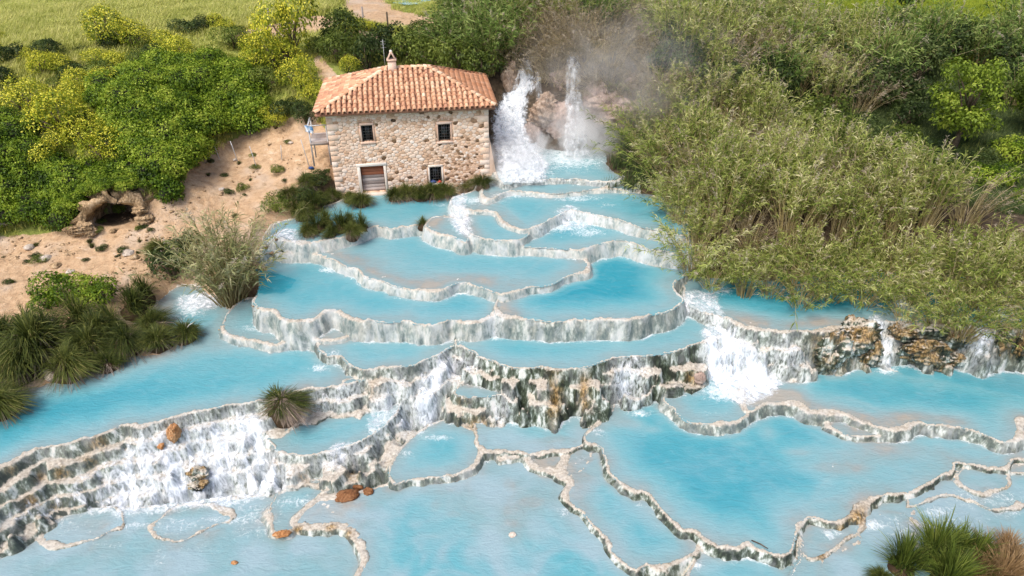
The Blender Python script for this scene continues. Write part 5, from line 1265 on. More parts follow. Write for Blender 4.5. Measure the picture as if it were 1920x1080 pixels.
def scatter(name, proto_mesh, pts, scl, label=None):
    """one object: a cloud of points with a patch of blades instanced on each"""
    po = bpy.data.objects.new(name + '_patch', proto_mesh)
    me = bpy.data.meshes.new(name)
    me.vertices.add(len(pts)); me.vertices.foreach_set('co', np.asarray(pts, np.float32).ravel())
    a = me.attributes.new('rz', 'FLOAT', 'POINT'); a.data.foreach_set('value', RNG.normal(0.3, 0.5, len(pts)).astype(np.float32))
    a = me.attributes.new('sc', 'FLOAT', 'POINT'); a.data.foreach_set('value', np.asarray(scl, np.float32))
    o = ob(name, me, kind='stuff', label=label)
    ng = bpy.data.node_groups.new(name, 'GeometryNodeTree')
    ng.interface.new_socket('Geometry', in_out='INPUT', socket_type='NodeSocketGeometry')
    ng.interface.new_socket('Geometry', in_out='OUTPUT', socket_type='NodeSocketGeometry')
    gi = ng.nodes.new('NodeGroupInput'); go = ng.nodes.new('NodeGroupOutput')
    oi = ng.nodes.new('GeometryNodeObjectInfo'); oi.inputs['Object'].default_value = po
    ip = ng.nodes.new('GeometryNodeInstanceOnPoints')
    na = ng.nodes.new('GeometryNodeInputNamedAttribute'); na.data_type = 'FLOAT'; na.inputs[0].default_value = 'rz'
    nb = ng.nodes.new('GeometryNodeInputNamedAttribute'); nb.data_type = 'FLOAT'; nb.inputs[0].default_value = 'sc'
    cx = ng.nodes.new('ShaderNodeCombineXYZ')
    ng.links.new(na.outputs[0], cx.inputs[2])
    ng.links.new(gi.outputs[0], ip.inputs['Points']); ng.links.new(oi.outputs['Geometry'], ip.inputs['Instance'])
    ng.links.new(cx.outputs[0], ip.inputs['Rotation']); ng.links.new(nb.outputs[0], ip.inputs['Scale'])
    ng.links.new(ip.outputs[0], go.inputs[0])
    md = o.modifiers.new('scatter', 'NODES'); md.node_group = ng
    return o
def field_points(poly, z, n, avoid=SANDPOLY):
    w = PX(np.array(poly, float)[:, 0], np.array(poly, float)[:, 1], z)[:, :2]
    c = RNG.uniform(w.min(0), w.max(0), (n, 2)); c = c[inpoly(c[:, 0], c[:, 1], w)]
    h = terr(c[:, 0], c[:, 1])
    u, v, _ = proj(c[:, 0], c[:, 1], h)
    k = np.ones(len(c), bool)
    for p in avoid: k &= ~inpoly(u, v, p)
    return np.concatenate([c, h[:, None] - 0.03], 1)[k]
fp = field_points([(-150,140),(0,130),(200,90),(330,60),(480,60),(560,40),(640,20),(640,-10),(-200,-15)], 6.5, 26000)
scatter('meadow_grass', blade_patch(1, 46, 0.5, 0.62, 0.035, ML_MEADOW, 'meadow_patch'), fp, RNG.uniform(0.7, 1.3, len(fp)), 'long pale windblown grass covering the upper meadow')
fp = field_points([(1500,95),(1560,75),(1720,70),(1830,80),(2050,110),(2080,-10),(1480,-10)], 5.5, 26000)
scatter('field_grass', blade_patch(2, 46, 0.5, 0.5, 0.035, ML_LUSH, 'field_patch'), fp, RNG.uniform(0.7, 1.2, len(fp)), 'bright yellow green grass of the far field')
fp = field_points([(-100,330),(0,100),(300,80),(600,60),(840,60),(950,130),(700,140),(620,150),(600,200),(470,245),(380,285),(330,350),(170,360)], 4.3, 9000)
scatter('rough_grass', blade_patch(3, 40, 0.4, 0.45, 0.03, ML_MEADOW, 'rough_patch'), fp, RNG.uniform(0.6, 1.2, len(fp)), 'rough green grass and weeds between the shrubs of the slope')
fp = field_points([(1150,280),(1500,290),(1900,340),(2080,340),(2080,150),(1500,130),(1200,120)], 3.0, 6000, [])
scatter('bank_grass', blade_patch(4, 40, 0.5, 0.6, 0.03, ML_DARK, 'bank_patch'), fp, RNG.uniform(0.7, 1.3, len(fp)), 'dark undergrowth on the slope under the reeds')
# ------------------------------------------------------------------ the mill
def mat_tone(name, stops, sc=9, rough=0.85, bstr=0.5, spec=0.2, mixn=0.5, bd=0.03):
    m, nt, out = new_mat(name)
    n = noise(nt, sc, 6, 0.65, gpos(nt)); n2 = noise(nt, sc * 0.22, 3, 0.6, gpos(nt))
    f = mth(nt, 'ADD', attr(nt, 'tone'), mth(nt, 'MULTIPLY', mth(nt, 'SUBTRACT', n, 0.5), mixn))
    f = mth(nt, 'ADD', f, mth(nt, 'MULTIPLY', mth(nt, 'SUBTRACT', n2, 0.5), mixn * 0.6))
    principled(nt, out, ramp(nt, f, stops), rough, spec, n, bstr, bd)
    return m
M_STONE = mat_tone('rubble_stone', [(0.0, (0.03, 0.022, 0.016)), (0.15, (0.20, 0.125, 0.07)), (0.3, (0.42, 0.27, 0.175)), (0.45, (0.60, 0.41, 0.28)), (0.7, (0.69, 0.53, 0.41)), (1.0, (0.75, 0.68, 0.61))])
M_MORTAR = mat_tone('lime_mortar', [(0.0, (0.46, 0.29, 0.18)), (0.5, (0.64, 0.44, 0.31)), (1.0, (0.71, 0.56, 0.44))], 12)
M_TILE = mat_tone('terracotta', [(0.0, (0.17, 0.075, 0.05)), (0.25, (0.38, 0.19, 0.125)), (0.5, (0.52, 0.28, 0.165)), (0.75, (0.63, 0.40, 0.255)), (1.0, (0.70, 0.55, 0.40))], 14, mixn=0.6)
M_TILE2 = mat_tone('new_terracotta', [(0.0, (0.42, 0.17, 0.08)), (0.5, (0.64, 0.30, 0.155)), (1.0, (0.72, 0.43, 0.27))], 14, mixn=0.4)
M_BRICK = mat_tone('brick', [(0.0, (0.38, 0.22, 0.15)), (0.5, (0.60, 0.42, 0.32)), (1.0, (0.68, 0.54, 0.45))], 14)
M_LINTEL = mat_tone('pale_stone', [(0.0, (0.45, 0.38, 0.31)), (0.5, (0.64, 0.56, 0.48)), (1.0, (0.74, 0.69, 0.62))], 10)
M_WOOD = mat_tone('weathered_wood', [(0.0, (0.12, 0.095, 0.085)), (0.5, (0.33, 0.29, 0.27)), (1.0, (0.52, 0.47, 0.45))], 20)
M_REDWOOD = mat_tone('red_brown_wood', [(0.0, (0.11, 0.035, 0.018)), (0.5, (0.26, 0.085, 0.042)), (1.0, (0.40, 0.19, 0.11))], 20)
M_IRON = mat_plain('iron', (0.03, 0.032, 0.034), (0.09, 0.095, 0.10), 20, 0.5, 0.1, 0.5)
M_STEEL = mat_plain('galvanised_steel', (0.28, 0.29, 0.30), (0.48, 0.49, 0.50), 20, 0.45, 0.05, 0.5)
m, nt, out = new_mat('dark_glass')
principled(nt, out, (0.008, 0.016, 0.017), 0.12, 0.5)
M_GLASS = m
m, nt, out = new_mat('dark_room'); principled(nt, out, (0.02, 0.018, 0.016), 0.9, 0.1); M_ROOM = m

HB = PX(632, 368, 0); _e = PX(935, 335, .45) - HB
HA = math.atan2(_e[1], _e[0])
HW, HD, HZ = 9.05, 5.6, 4.98
house = thing('mill_house', 'old stone mill house with hipped terracotta roof at the head of the blue pools', 'house', tuple(HB), HA)
hM = Matrix.Translation(Vector(HB)) @ Matrix.Rotation(HA, 4, 'Z')
def hpart(name, mb, mat, parent=None, smooth=False, kind=None, label=None):
    o = ob(name, mb.mesh(name, mat, smooth), parent or house)
    return tag(o, label, None, None, kind)
OPEN = [(1.84, 2.47, 3.20, 4.16), (6.14, 6.84, 2.98, 4.0), (5.50, 6.20, .42, 1.45), (1.52, 2.85, .10, 1.72)]
hr = np.random.default_rng(50)
mb = MB()
xs = sorted({0, HW} | {o[0] for o in OPEN} | {o[1] for o in OPEN}); zs = sorted({-1.2, HZ} | {o[2] for o in OPEN} | {o[3] for o in OPEN})
for i in range(len(xs) - 1):
    for j in range(len(zs) - 1):
        cx, cz = (xs[i] + xs[i + 1]) / 2, (zs[j] + zs[j + 1]) / 2
        if any(o[0] < cx < o[1] and o[2] < cz < o[3] for o in OPEN): continue
        mb.box((xs[i], 0, zs[j]), (xs[i + 1], 0.42, zs[j + 1]), 0.5)
front = hpart('front_wall', mb, M_MORTAR)
for lo, hi, nm in (((0, .425, -1.2), (.42, HD, HZ), 'side_wall'), ((HW - .42, .425, -1.2), (HW, HD, HZ), 'side_wall'), ((.425, HD - .42, -1.2), (HW - .425, HD - .005, HZ), 'rear_wall')):
    mb = MB(); mb.box(lo, hi, 0.5); hpart(nm, mb, M_MORTAR)
mb = MB(); mb.box((.43, .6, 2.2), (HW - .43, HD - .43, 2.4), 0.5); hpart('floor_slab', mb, M_ROOM)
# battered corner by the torrent
mb = MB()
V = np.array([[HW + .002, -.06, -1.2], [HW + .75, -.06, -1.2], [HW + .75, 3.6, -1.2], [HW + .002, 3.6, -1.2], [HW + .002, 0.05, 3.1], [HW + .03, 0.05, 3.1], [HW + .03, 3.6, 3.1], [HW + .002, 3.6, 3.1]])
mb.add(V, [np.array([[0, 3, 2, 1], [4, 5, 6, 7], [0, 1, 5, 4], [1, 2, 6, 5], [2, 3, 7, 6], [3, 0, 4, 7]])], 0.6)
but = hpart('buttress', mb, M_STONE)

def clip(poly, a, b, c):
    """keep the part of poly with a*x+b*y<=c"""
    out = []
    for i in range(len(poly)):
        p, q = poly[i], poly[(i + 1) % len(poly)]
        dp, dq = a * p[0] + b * p[1] - c, a * q[0] + b * q[1] - c
        if dp <= 0: out.append(p)
        if dp * dq < 0:
            t = dp / (dp - dq); out.append((p[0] + (q[0] - p[0]) * t, p[1] + (q[1] - p[1]) * t))
    return out
def rubble(w, z0, z1, rfun, holes, rg, tries=9000, ax=1.4):
    pts = np.zeros((0, 2)); rad = np.zeros(0)
    c = np.stack([rg.uniform(0, w, tries), rg.uniform(z0, z1, tries)], -1)
    for p in c:
        if any(h[0] - .02 < p[0] < h[1] + .02 and h[2] - .02 < p[1] < h[3] + .02 for h in holes): continue
        r = rfun(p[0], p[1])
        if len(pts):
            d = np.hypot((pts[:, 0] - p[0]) / ax, pts[:, 1] - p[1])
            if (d < (r + rad) * 0.5).any(): continue
        pts = np.vstack([pts, p]); rad = np.append(rad, r * rg.uniform(0.8, 1.3))
    res = []
    for i, p in enumerate(pts):
        po = [(0, z0), (w, z0), (w, z1), (0, z1)]
        d = np.hypot((pts[:, 0] - p[0]) / ax, pts[:, 1] - p[1])
        for j in np.argsort(d)[1:22]:
            q = pts[j]
            # weighted bisector in the stretched metric
            a, b = (q[0] - p[0]) / ax ** 2, (q[1] - p[1])
            mx, my = p[0] + (q[0] - p[0]) * (0.5 + 0.12 * (rad[i] - rad[j]) / (rad[i] + rad[j])), p[1] + (q[1] - p[1]) * (0.5 + 0.12 * (rad[i] - rad[j]) / (rad[i] + rad[j]))
            po = clip(po, a, b, a * mx + b * my)
            if len(po) < 3: break
        for h in holes:
            if len(po) < 3: break
            X_ = [v[0] for v in po]; Z_ = [v[1] for v in po]
            if max(X_) > h[0] and min(X_) < h[1] and max(Z_) > h[2] and min(Z_) < h[3]:
                if p[0] <= h[0]: po = clip(po, 1, 0, h[0])
                elif p[0] >= h[1]: po = clip(po, -1, 0, -h[1])
                elif p[1] <= h[2]: po = clip(po, 0, 1, h[2])
                else: po = clip(po, 0, -1, -h[3])
        if len(po) >= 3:
            a = 0.5 * abs(sum(po[k][0] * po[(k + 1) % len(po)][1] - po[(k + 1) % len(po)][0] * po[k][1] for k in range(len(po))))
            if a > 0.004: res.append((a, np.array(po)))
    return sorted(res, key=lambda r: -r[0])
def stone_geo(po, rg, gap=0.007, h=(0.006, 0.026)):
    c = po.mean(0); n = len(po)
    # round the corners by cutting each one
    q = []
    for i in range(n):
        a, b, d = po[i - 1], po[i], po[(i + 1) % n]
        q += [b + (a - b) * 0.25, b + (d - b) * 0.25]
    q = np.array(q); q = q[np.r_[True, np.linalg.norm(np.diff(q, axis=0), axis=1) > 0.012]]
    r = np.linalg.norm(q - c, axis=1, keepdims=True); q = c + (q - c) * np.maximum(1 - gap / (r + 1e-6), 0.4)
    H = rg.uniform(*h); k = len(q)
    r0 = np.stack([q[:, 0], np.full(k, 0.012), q[:, 1]], -1)
    r1 = np.stack([q[:, 0], np.full(k, -H * 0.65), q[:, 1]], -1)
    q2 = c + (q - c) * 0.72
    r2 = np.stack([q2[:, 0], -H * rg.uniform(0.9, 1.1, k), q2[:, 1]], -1)
    V = np.concatenate([r0, r1, r2])
    i = np.arange(k); j = (i + 1) % k
    F = [np.stack([i, j, k + j, k + i], -1), np.stack([k + i, k + j, 2 * k + j, 2 * k + i], -1), (2 * k + i)[None]]
    return V, F
def stone_tone(x, z, rg, cfun):
    return cfun(x, z, rg)
def lay_rubble(stones, parent, rg, cfun, limit=300, yo=0.0):
    rest = MB()
    for n, (a, po) in enumerate(stones):
        V, F = stone_geo(po, rg)
        V[:, 1] += yo
        c = po.mean(0)
        tn = cfun(c[0], c[1], rg)
        if n < limit:
            m1 = MB(); m1.add(V, F, tn)
            ob('stone', m1.mesh('stone', M_STONE, False), parent)
        else: rest.add(V, F, tn)
    if rest.n: tag(ob('small_stones', rest.mesh('small_stones', M_STONE, False), parent), None, None, None, 'stuff')
HOL = [(o[0] - .16, o[1] + .16, o[2] - .14, o[3] + (.30 if k < 2 else .16)) for k, o in enumerate(OPEN)]
def rfun(x, z):
    b = sstep(5.2, 7.5, np.array(x)) * sstep(3.6, 1.2, np.array(z))
    return float(0.14 - 0.035 * b) * (0.75 + 0.5 * float(vn2(np.array(x * 1.3), np.array(z * 1.3), 3)))
def cfun(x, z, rg):
    t = rg.normal(0.72, 0.10)
    b = float(sstep(4.8, 7.5, np.array(x)) * sstep(3.9, 1.6, np.array(z)))
    d = float(sstep(0.6, 0.78, vn2(np.array(x * 1.1), np.array(z * 1.5), 8)))
    if rg.uniform() < 0.03 + 0.22 * b + 0.14 * d: t = rg.uniform(0.05, 0.36)
    elif rg.uniform() < 0.14 + 0.34 * b: t = rg.uniform(0.36, 0.55)
    return float(np.clip(t, 0, 1))
lay_rubble(rubble(HW, -0.5, HZ - .02, rfun, HOL, hr, 24000), front, hr, cfun)

for side in (0, 1):      # corner stones
    z = -.3; k = 0
    while z < HZ - .3:
        h = hr.uniform(.24, .38); w_ = hr.uniform(.42, .62) if k % 2 == 0 else hr.uniform(.24, .36)
        q = MB(); lo = (-.012, -.034, z + .006) if side == 0 else (HW - w_, -.034, z + .006); hi = (w_, .05, z + h - .006) if side == 0 else (HW + .012, .05, z + h - .006)
        q.box(lo, hi, float(hr.uniform(.5, .85)), bev=.014); ob('corner_stone', q.mesh('corner_stone', M_STONE), front); z += h; k += 1
# windows, door
def window(o, label, grid, surround, sill=None):
    x0, x1, z0, z1 = o
    w = MB(); w.box((x0 + .002, .30, z0 + .002), (x1 - .002, .33, z1 - .002), .5)
    win = hpart('window', w, M_GLASS, label=label)
    f = MB()
    wd = .085
    f.box((x0 - wd, -.035, z0 - .10), (x0 - .002, .02, z1 + .10), hr.uniform(.3, .9), bev=.008)
    f.box((x1 + .002, -.035, z0 - .10), (x1 + wd, .02, z1 + .10), hr.uniform(.3, .9), bev=.008)
    f.box((x0 - wd + .003, -.045, z1 + .003), (x1 + wd - .003, .02, z1 + .13), hr.uniform(.4, .9), bev=.008)
    f.box((x0 - wd - .03, -.075, z0 - .11), (x1 + wd + .03, .30, z0 - .002), hr.uniform(.4, .9), bev=.008)
    hpart('surround', f, surround, win)
    g = MB()
    for k in range(grid[0]):
        x = x0 + (x1 - x0) * (k + .5) / grid[0]; g.tube([(x, .1, z0), (x, .1, z1)], .011, 5)
    for k in range(grid[1]):
        z = z0 + (z1 - z0) * (k + .5) / grid[1]; g.tube([(x0, .115, z), (x1, .115, z)], .010, 5)
    hpart('grille', g, M_IRON, win)
    fr = MB()
    for a, b in (((x0 + .002, .25, z0 + .002), (x0 + .05, .295, z1 - .002)), ((x1 - .05, .25, z0 + .002), (x1 - .002, .295, z1 - .002)), ((x0 + .052, .25, z1 - .05), (x1 - .052, .295, z1 - .002)), ((x0 + .052, .25, z0 + .002), (x1 - .052, .295, z0 + .05)), (((x0 + x1) / 2 - .02, .25, z0 + .052), ((x0 + x1) / 2 + .02, .295, z1 - .052))):
        fr.box(a, b, .3)
    hpart('sash', fr, M_IRON, win)
    return win
w1 = window(OPEN[0], 'barred upper window above the plank door', (4, 6), M_BRICK)
w2 = window(OPEN[1], 'barred upper window with an old lamp behind it', (5, 6), M_BRICK)
w2['label'] = 'barred upper window over the lower barred one'
w3 = window(OPEN[2], 'barred lower window framed by pale stone', (5, 6), M_LINTEL)
for o in OPEN[:2]:    # relieving arches of brick
    cx = (o[0] + o[1]) / 2; R = .62; cz = o[3] + .22 - R * .82
    for k in range(9):
        a = math.radians(55 + k * 70 / 8)
        b = MB(); b.box((-.033, -.035, -.055), (.033, .02, .055), hr.uniform(.1, .9), bev=.006)
        bo = ob('brick', b.mesh('brick', M_BRICK), front)
        bo.matrix_local = Matrix.Translation((cx + R * math.cos(a), 0, cz + R * math.sin(a))) @ Matrix.Rotation(-(a - math.pi / 2), 4, 'Y')
x0, x1, z0, z1 = OPEN[3]
d = MB(); d.box((x0, .27, z0), (x1, .30, z1), .2); door = hpart('door', d, M_ROOM, label='old plank door, red brown on top and bleached grey below')
n = 8; zz = z0 + .03
for k in range(n):
    h = (z1 - z0 - .05) / n
    p = MB(); p.box((x0 + .03, .215 + hr.uniform(0, .012), zz + .006), (x1 - .03, .268, zz + h - .006), hr.uniform(.2, .8), bev=.006)
    hpart('plank', p, M_REDWOOD if k >= n - 3 else M_WOOD, door); zz += h
s = MB()
s.box((x0 - .17, -.05, z0), (x0 - .002, .03, z1 + .02), .7, bev=.01); s.box((x1 + .002, -.05, z0), (x1 + .15, .03, z1 + .02), .55, bev=.01)
s.box((x0 - .2, -.06, z1 + .023), (x1 + .2, .03, z1 + .20), .9, bev=.01)
hpart('door_surround', s, M_LINTEL, door)
s = MB(); s.box((x0 - .1, -.28, -.3), (x1 + .1, .2, z0 - .003), .4, bev=.02); hpart('doorstep', s, M_LINTEL, door)

# roof
FL, FR = np.array([-.52, -.34, 4.99]), np.array([9.42, -.36, 4.93])
BK, BR_ = np.array([-.30, 6.35, 5.02]), np.array([9.62, 5.9, 5.0])
RL, RR = np.array([3.48, 2.98, 6.42]), np.array([5.90, 2.94, 6.42])
mb = MB()
T_ = np.array([FL, FR, BR_, BK, RL, RR]); Bt = T_ - np.array([0, 0, .12]); Bt[4:] -= np.array([0, 0, .1])
mb.add(np.concatenate([T_, Bt]), [np.array([[0, 1, 5, 4], [2, 3, 4, 5], [1, 0, 6, 7], [2, 1, 7, 8], [3, 2, 8, 9], [0, 3, 9, 6], [7, 6, 10, 11], [9, 8, 11, 10]]), np.array([[3, 0, 4], [1, 2, 5], [6, 9, 10], [8, 7, 11]])], .25)
roof = hpart('roof', mb, M_TILE)
def halfpipe(L, r0, r1, up, n=6, th=.016, lift=0.0):
    an = np.linspace(0, math.pi, n + 1)
    V = []
    for rr, tt in ((r0, 0), (r1, 1), (r0 - th, 0), (r1 - th, 1)):
        s = np.sin(an) * (1 if up else -1)
        V.append(np.stack([np.cos(an) * rr, np.full(n + 1, tt * L), s * rr + lift * (1 - tt)], -1))
    k = n + 1; i = np.arange(n)
    F = np.concatenate([np.stack([i, i + 1, k + i + 1, k + i], -1), np.stack([2 * k + i, 3 * k + i, 3 * k + i + 1, 2 * k + i + 1], -1), np.stack([i, 2 * k + i, 2 * k + i + 1, i + 1], -1)])
    return np.concatenate(V), F
def tone_meshes(name, V, F, mat, n=9, lo=.15, hi=.95):
    return [mesh_np(name, V, [F], {'tone': np.full(len(V), lo + (hi - lo) * k / (n - 1))}, True, mat) for k in range(n)]
CV, CF = halfpipe(.43, .112, .092, True, 6, .018, .03)
PV, PF = halfpipe(.43, .10, .12, False, 4, .012, .0)
COVER = tone_meshes('roof_tile', CV, CF, M_TILE)
COVER2 = tone_meshes('roof_tile', CV, CF, M_TILE2, 5)
PITCHX, ROWY = .292, .335
count = [0]
def tile_face(A, B, top, mats, single, tonemid):
    A, B = np.array(A), np.array(B); t = (B - A); Lx = np.linalg.norm(t); t /= Lx
    nrm_ = np.cross(t, np.array(top[0]) - A); nrm_ /= np.linalg.norm(nrm_); up = np.cross(nrm_, t)
    poly = np.array([[0, 0], [Lx, 0]] + [[(np.array(p) - A) @ t, (np.array(p) - A) @ up] for p in top])
    R3 = np.stack([t, up, nrm_], 1)
    pans, covs = MB(), MB()
    nc = int(Lx / PITCHX) + 1
    rows = int(poly[:, 1].max() / ROWY) + 1
    for i in range(nc):
        for kind in ('pan', 'cover'):
            s = i * PITCHX + (PITCHX * .5 if kind == 'cover' else 0)
            for r in range(rows):
                h = r * ROWY - .07
                if not inpoly(np.array([s]), np.array([max(h + .22, .01)]), poly)[0]: continue
                tn = float(np.clip(hr.normal(tonemid, .15), 0, 1))
                jit = hr.normal(0, .012)
                o3 = A + t * (s + jit) + up * h + nrm_ * (.075 if kind == 'cover' else .115)
                if kind == 'pan': pans.add(PV @ R3.T + o3, [PF], np.clip(tn - .2, 0, 1)); continue
                if single and count[0] < 290:
                    count[0] += 1
                    o = ob('roof_tile', mats[int(np.clip(round(tn * (len(mats) - 1)), 0, len(mats) - 1))], roof)
                    Mx = Matrix.Identity(4)
                    for a in range(3):
                        for b in range(3): Mx[a][b] = R3[a, b]
                        Mx[a][3] = o3[a]
                    o.matrix_local = Mx @ Matrix.Rotation(hr.normal(0, .02), 4, 'Z')
                else: covs.add(CV @ R3.T + o3, [CF], tn)
    mt = mats[0].materials[0]
    tag(ob('pan_tiles', pans.mesh('pan_tiles', mt, True), roof), None, None, None, 'stuff')
    if covs.n: tag(ob('side_tiles', covs.mesh('side_tiles', mt, True), roof), None, None, None, 'stuff')
tile_face(FL, FR, [RR, RL], COVER, True, .58)
tile_face(BK, FL, [RL], COVER, False, .5)
tile_face(FR, BR_, [RR], COVER2, False, .55)
tile_face(BR_, BK, [RL, RR], COVER, False, .5)
def caps(A, B, mats):
    A, B = np.array(A), np.array(B); d = B - A; L = np.linalg.norm(d); d /= L
    side = np.cross(d, [0, 0, 1.0]); side /= np.linalg.norm(side); up = np.cross(side, d)
    k = 0.0
    while k < L - .1:
        o3 = A + d * k + up * .10
        o = ob('ridge_tile', mats[int(hr.integers(len(mats)))], roof)
        Mx = Matrix.Identity(4); R3 = np.stack([side, d, up], 1) * np.array([1.25, 1.0, 1.1])
        for a in range(3):
            for b in range(3): Mx[a][b] = R3[a, b]
            Mx[a][3] = o3[a]
        o.matrix_local = Mx; k += .36
caps(FL, RL, COVER[3:]); caps(FR, RR, COVER[3:]); caps(RL, RR, COVER[3:]); caps(BR_, RR, COVER2); caps(BK, RL, COVER[3:])
# chimney
mb = MB()
cx, cy = 3.85, 2.85
V = np.array([[-.27, -.24, 6.1], [.27, -.24, 6.1], [.27, .24, 6.1], [-.27, .24, 6.1], [-.23, -.2, 6.98], [.23, -.2, 6.98], [.23, .2, 6.98], [-.23, .2, 6.98]]) + np.array([cx, cy, 0])
mb.add(V, [np.array([[0, 3, 2, 1], [4, 5, 6, 7], [0, 1, 5, 4], [1, 2, 6, 5], [2, 3, 7, 6], [3, 0, 4, 7]])], .75)
ch = hpart('chimney', mb, M_BRICK)
mb = MB(); mb.box((cx - .28, cy - .25, 6.983), (cx + .28, cy + .25, 7.06), .6, bev=.01); hpart('chimney_slab', mb, M_BRICK, ch)
for sg in (-1, 1):
    mb = MB(); M_ = Matrix.Translation((cx + sg * .115, cy, 7.25)) @ Matrix.Rotation(-sg * math.radians(27), 4, 'Y')
    mb.box((-.03, -.2, -.21), (.03, .2, .21), .6, M=M_, bev=.006); hpart('chimney_cap', mb, M_BRICK, ch)
mb = MB(); mb.tube([(cx, cy, 7.40), (cx, cy, 7.46), (cx, cy, 7.52), (cx, cy, 7.56)], [.06, .09, .08, .03], 10, .7); hpart('finial', mb, M_LINTEL, ch, True)
mb = MB(); mb.tube([(3.45, 3.3, 6.2), (3.45, 3.3, 8.05)], .014, 6)
for z in (7.6, 7.8, 7.95): mb.tube([(3.3, 3.3, z), (3.6, 3.3, z)], .007, 4)
hpart('antenna', mb, M_STEEL)

# wooden deck beside the mill with its railing
dk = thing('wooden_deck', 'small wooden deck with a railing fixed to the side of the mill', 'deck', tuple(hM @ Vector((-1.1, .4, 3.2))), HA)
for k in range(9):
    b = MB(); b.box((0, k * .17, .0), (1.07, k * .17 + .155, .045), hr.uniform(.2, .9), bev=.006); ob('plank', b.mesh('plank', M_WOOD), dk)
for k, (x, y) in enumerate(((.04, .04), (1.0, .04), (.04, 1.42))):
    b = MB(); b.box((x - .035, y - .06, -1.4), (x + .035, y - .002, .95), .5); ob('post', b.mesh('post', M_STEEL), dk)
b = MB(); b.box((-.02, -.03, .953), (1.07, .05, .99), .6); b.box((-.02, .053, .953), (.06, 1.5, .99), .6); ob('handrail', b.mesh('handrail', M_STEEL), dk)
b = MB(); b.box((0, -.06, -.16), (1.07, -.02, -.003), .4); b.box((.03, .1, -.14), (.11, 1.4, -.003), .4); ob('beam', b.mesh('beam', M_WOOD), dk)
def cloth(name, label, cat, pos, size, col, seed, drape=False, group=None):
    m, nt, out = new_mat(name + '_cloth')
    nn = noise(nt, 30, 3, .5, gpos(nt)); principled(nt, out, mixc(nt, mapr(nt, noise(nt, 4, 2, .5, gpos(nt)), .4, .6), col[0], col[1]), .9, .1, nn, .2, .01)
    if drape:
        a = np.linspace(0, 1, 14); bq = np.linspace(0, 1, 10); A, B = np.meshgrid(a, bq)
        x = (A - .5) * size[0] + .05 * np.sin(B * 9) * np.abs(A - .5)
        s = (B - .5) * 2
        y = np.sign(s) * (.03 + .05 * np.abs(s)) + .03 * np.sin(A * 14) * np.abs(s)
        z = -np.abs(s) ** 1.2 * size[2] * (0.8 + .3 * A) + .0
        V = np.stack([x, y, z], -1).reshape(-1, 3); i = np.arange(9)[:, None] * 14 + np.arange(13)[None]
        F = np.stack([i, i + 1, i + 15, i + 14], -1).reshape(-1, 4)
        V = np.concatenate([V, V + np.array([0, .008, .004])]); F = np.concatenate([F, F[:, ::-1] + 140])
    else:
        import bmesh
        bm = bmesh.new(); bmesh.ops.create_icosphere(bm, subdivisions=3, radius=1.0)
        V = np.array([v.co[:] for v in bm.verts]); F = np.array([[v.index for v in f.verts] for f in bm.faces]); bm.free()
        V = V * (1 + .3 * vn3(V * 2.2 + seed, seed) + .12 * vn3(V * 6 + seed, seed + 1))[:, None] * np.array(size)
        V[:, 2] = np.maximum(V[:, 2], -size[2] * .5) + size[2] * .5
    return ob(name, mesh_np(name, V, [F], None, True, m), None, tuple(pos), label, cat, group)
t = cloth('towel', 'blue and white towel hung over the corner of the deck railing', 'towel', hM @ Vector((-1.04, .42, 4.205)), (.4, 0, .42), ((.75, .78, .8), (.08, .22, .42)), 3, True); t.rotation_euler = (0, 0, HA)
cloth('cloth_bundle', 'crumpled blue cloth bundle on the lower window sill', 'clothes', hM @ Vector((5.66, .1, .425)), (.19, .13, .12), ((.03, .05, .18), (.08, .13, .35)), 5)
cloth('cloth_bundle', 'small red cloth bundle at the end of the lower window sill', 'clothes', hM @ Vector((6.06, .08, .425)), (.12, .09, .07), ((.35, .03, .03), (.5, .08, .06)), 8)
p = hit(582, 316)[0]
mb = MB(); mb.tube([(0, 0, -.2), (-.16, .05, .8), (-.32, .1, 1.75)], .022, 6); ob('metal_pole', mb.mesh('metal_pole', M_STEEL, True), None, tuple(p), 'thin leaning metal pole below the wooden deck', 'pole')
cloth('bag', 'small dark blue bag lying at the foot of the leaning pole', 'bag', p + np.array([.08, -.05, 0]), (.16, .12, .1), ((.02, .03, .10), (.04, .08, .2)), 11)

# old stone retaining wall behind the mill
a, b_ = PX(655, 75, 5.6), PX(706, 106, 4.9)
wl = np.linalg.norm((b_ - a)[:2]); ang = math.atan2(b_[1] - a[1], b_[0] - a[0])
wt = thing('stone_wall', 'old overgrown stone wall on the slope behind the mill', 'wall', (a[0], a[1], 4.0), ang)
mb = MB(); mb.box((0, 0.0, -.5), (wl, .6, 2.2), .5); ob('mortar_core', mb.mesh('mortar_core', M_MORTAR), wt)
lay_rubble(rubble(wl, -.4, 2.2, lambda x, z: .32, [], hr, 1500), wt, hr, lambda x, z, r: float(np.clip(r.normal(.5, .2), 0, 1)))
mb = MB()
for k in range(int(wl / .45)): mb.box((k * .45 + .005, -.05, 2.203), (k * .45 + .44, .65, 2.32), hr.uniform(.3, .8), bev=.02)
ob('coping', mb.mesh('coping', M_STONE), wt)
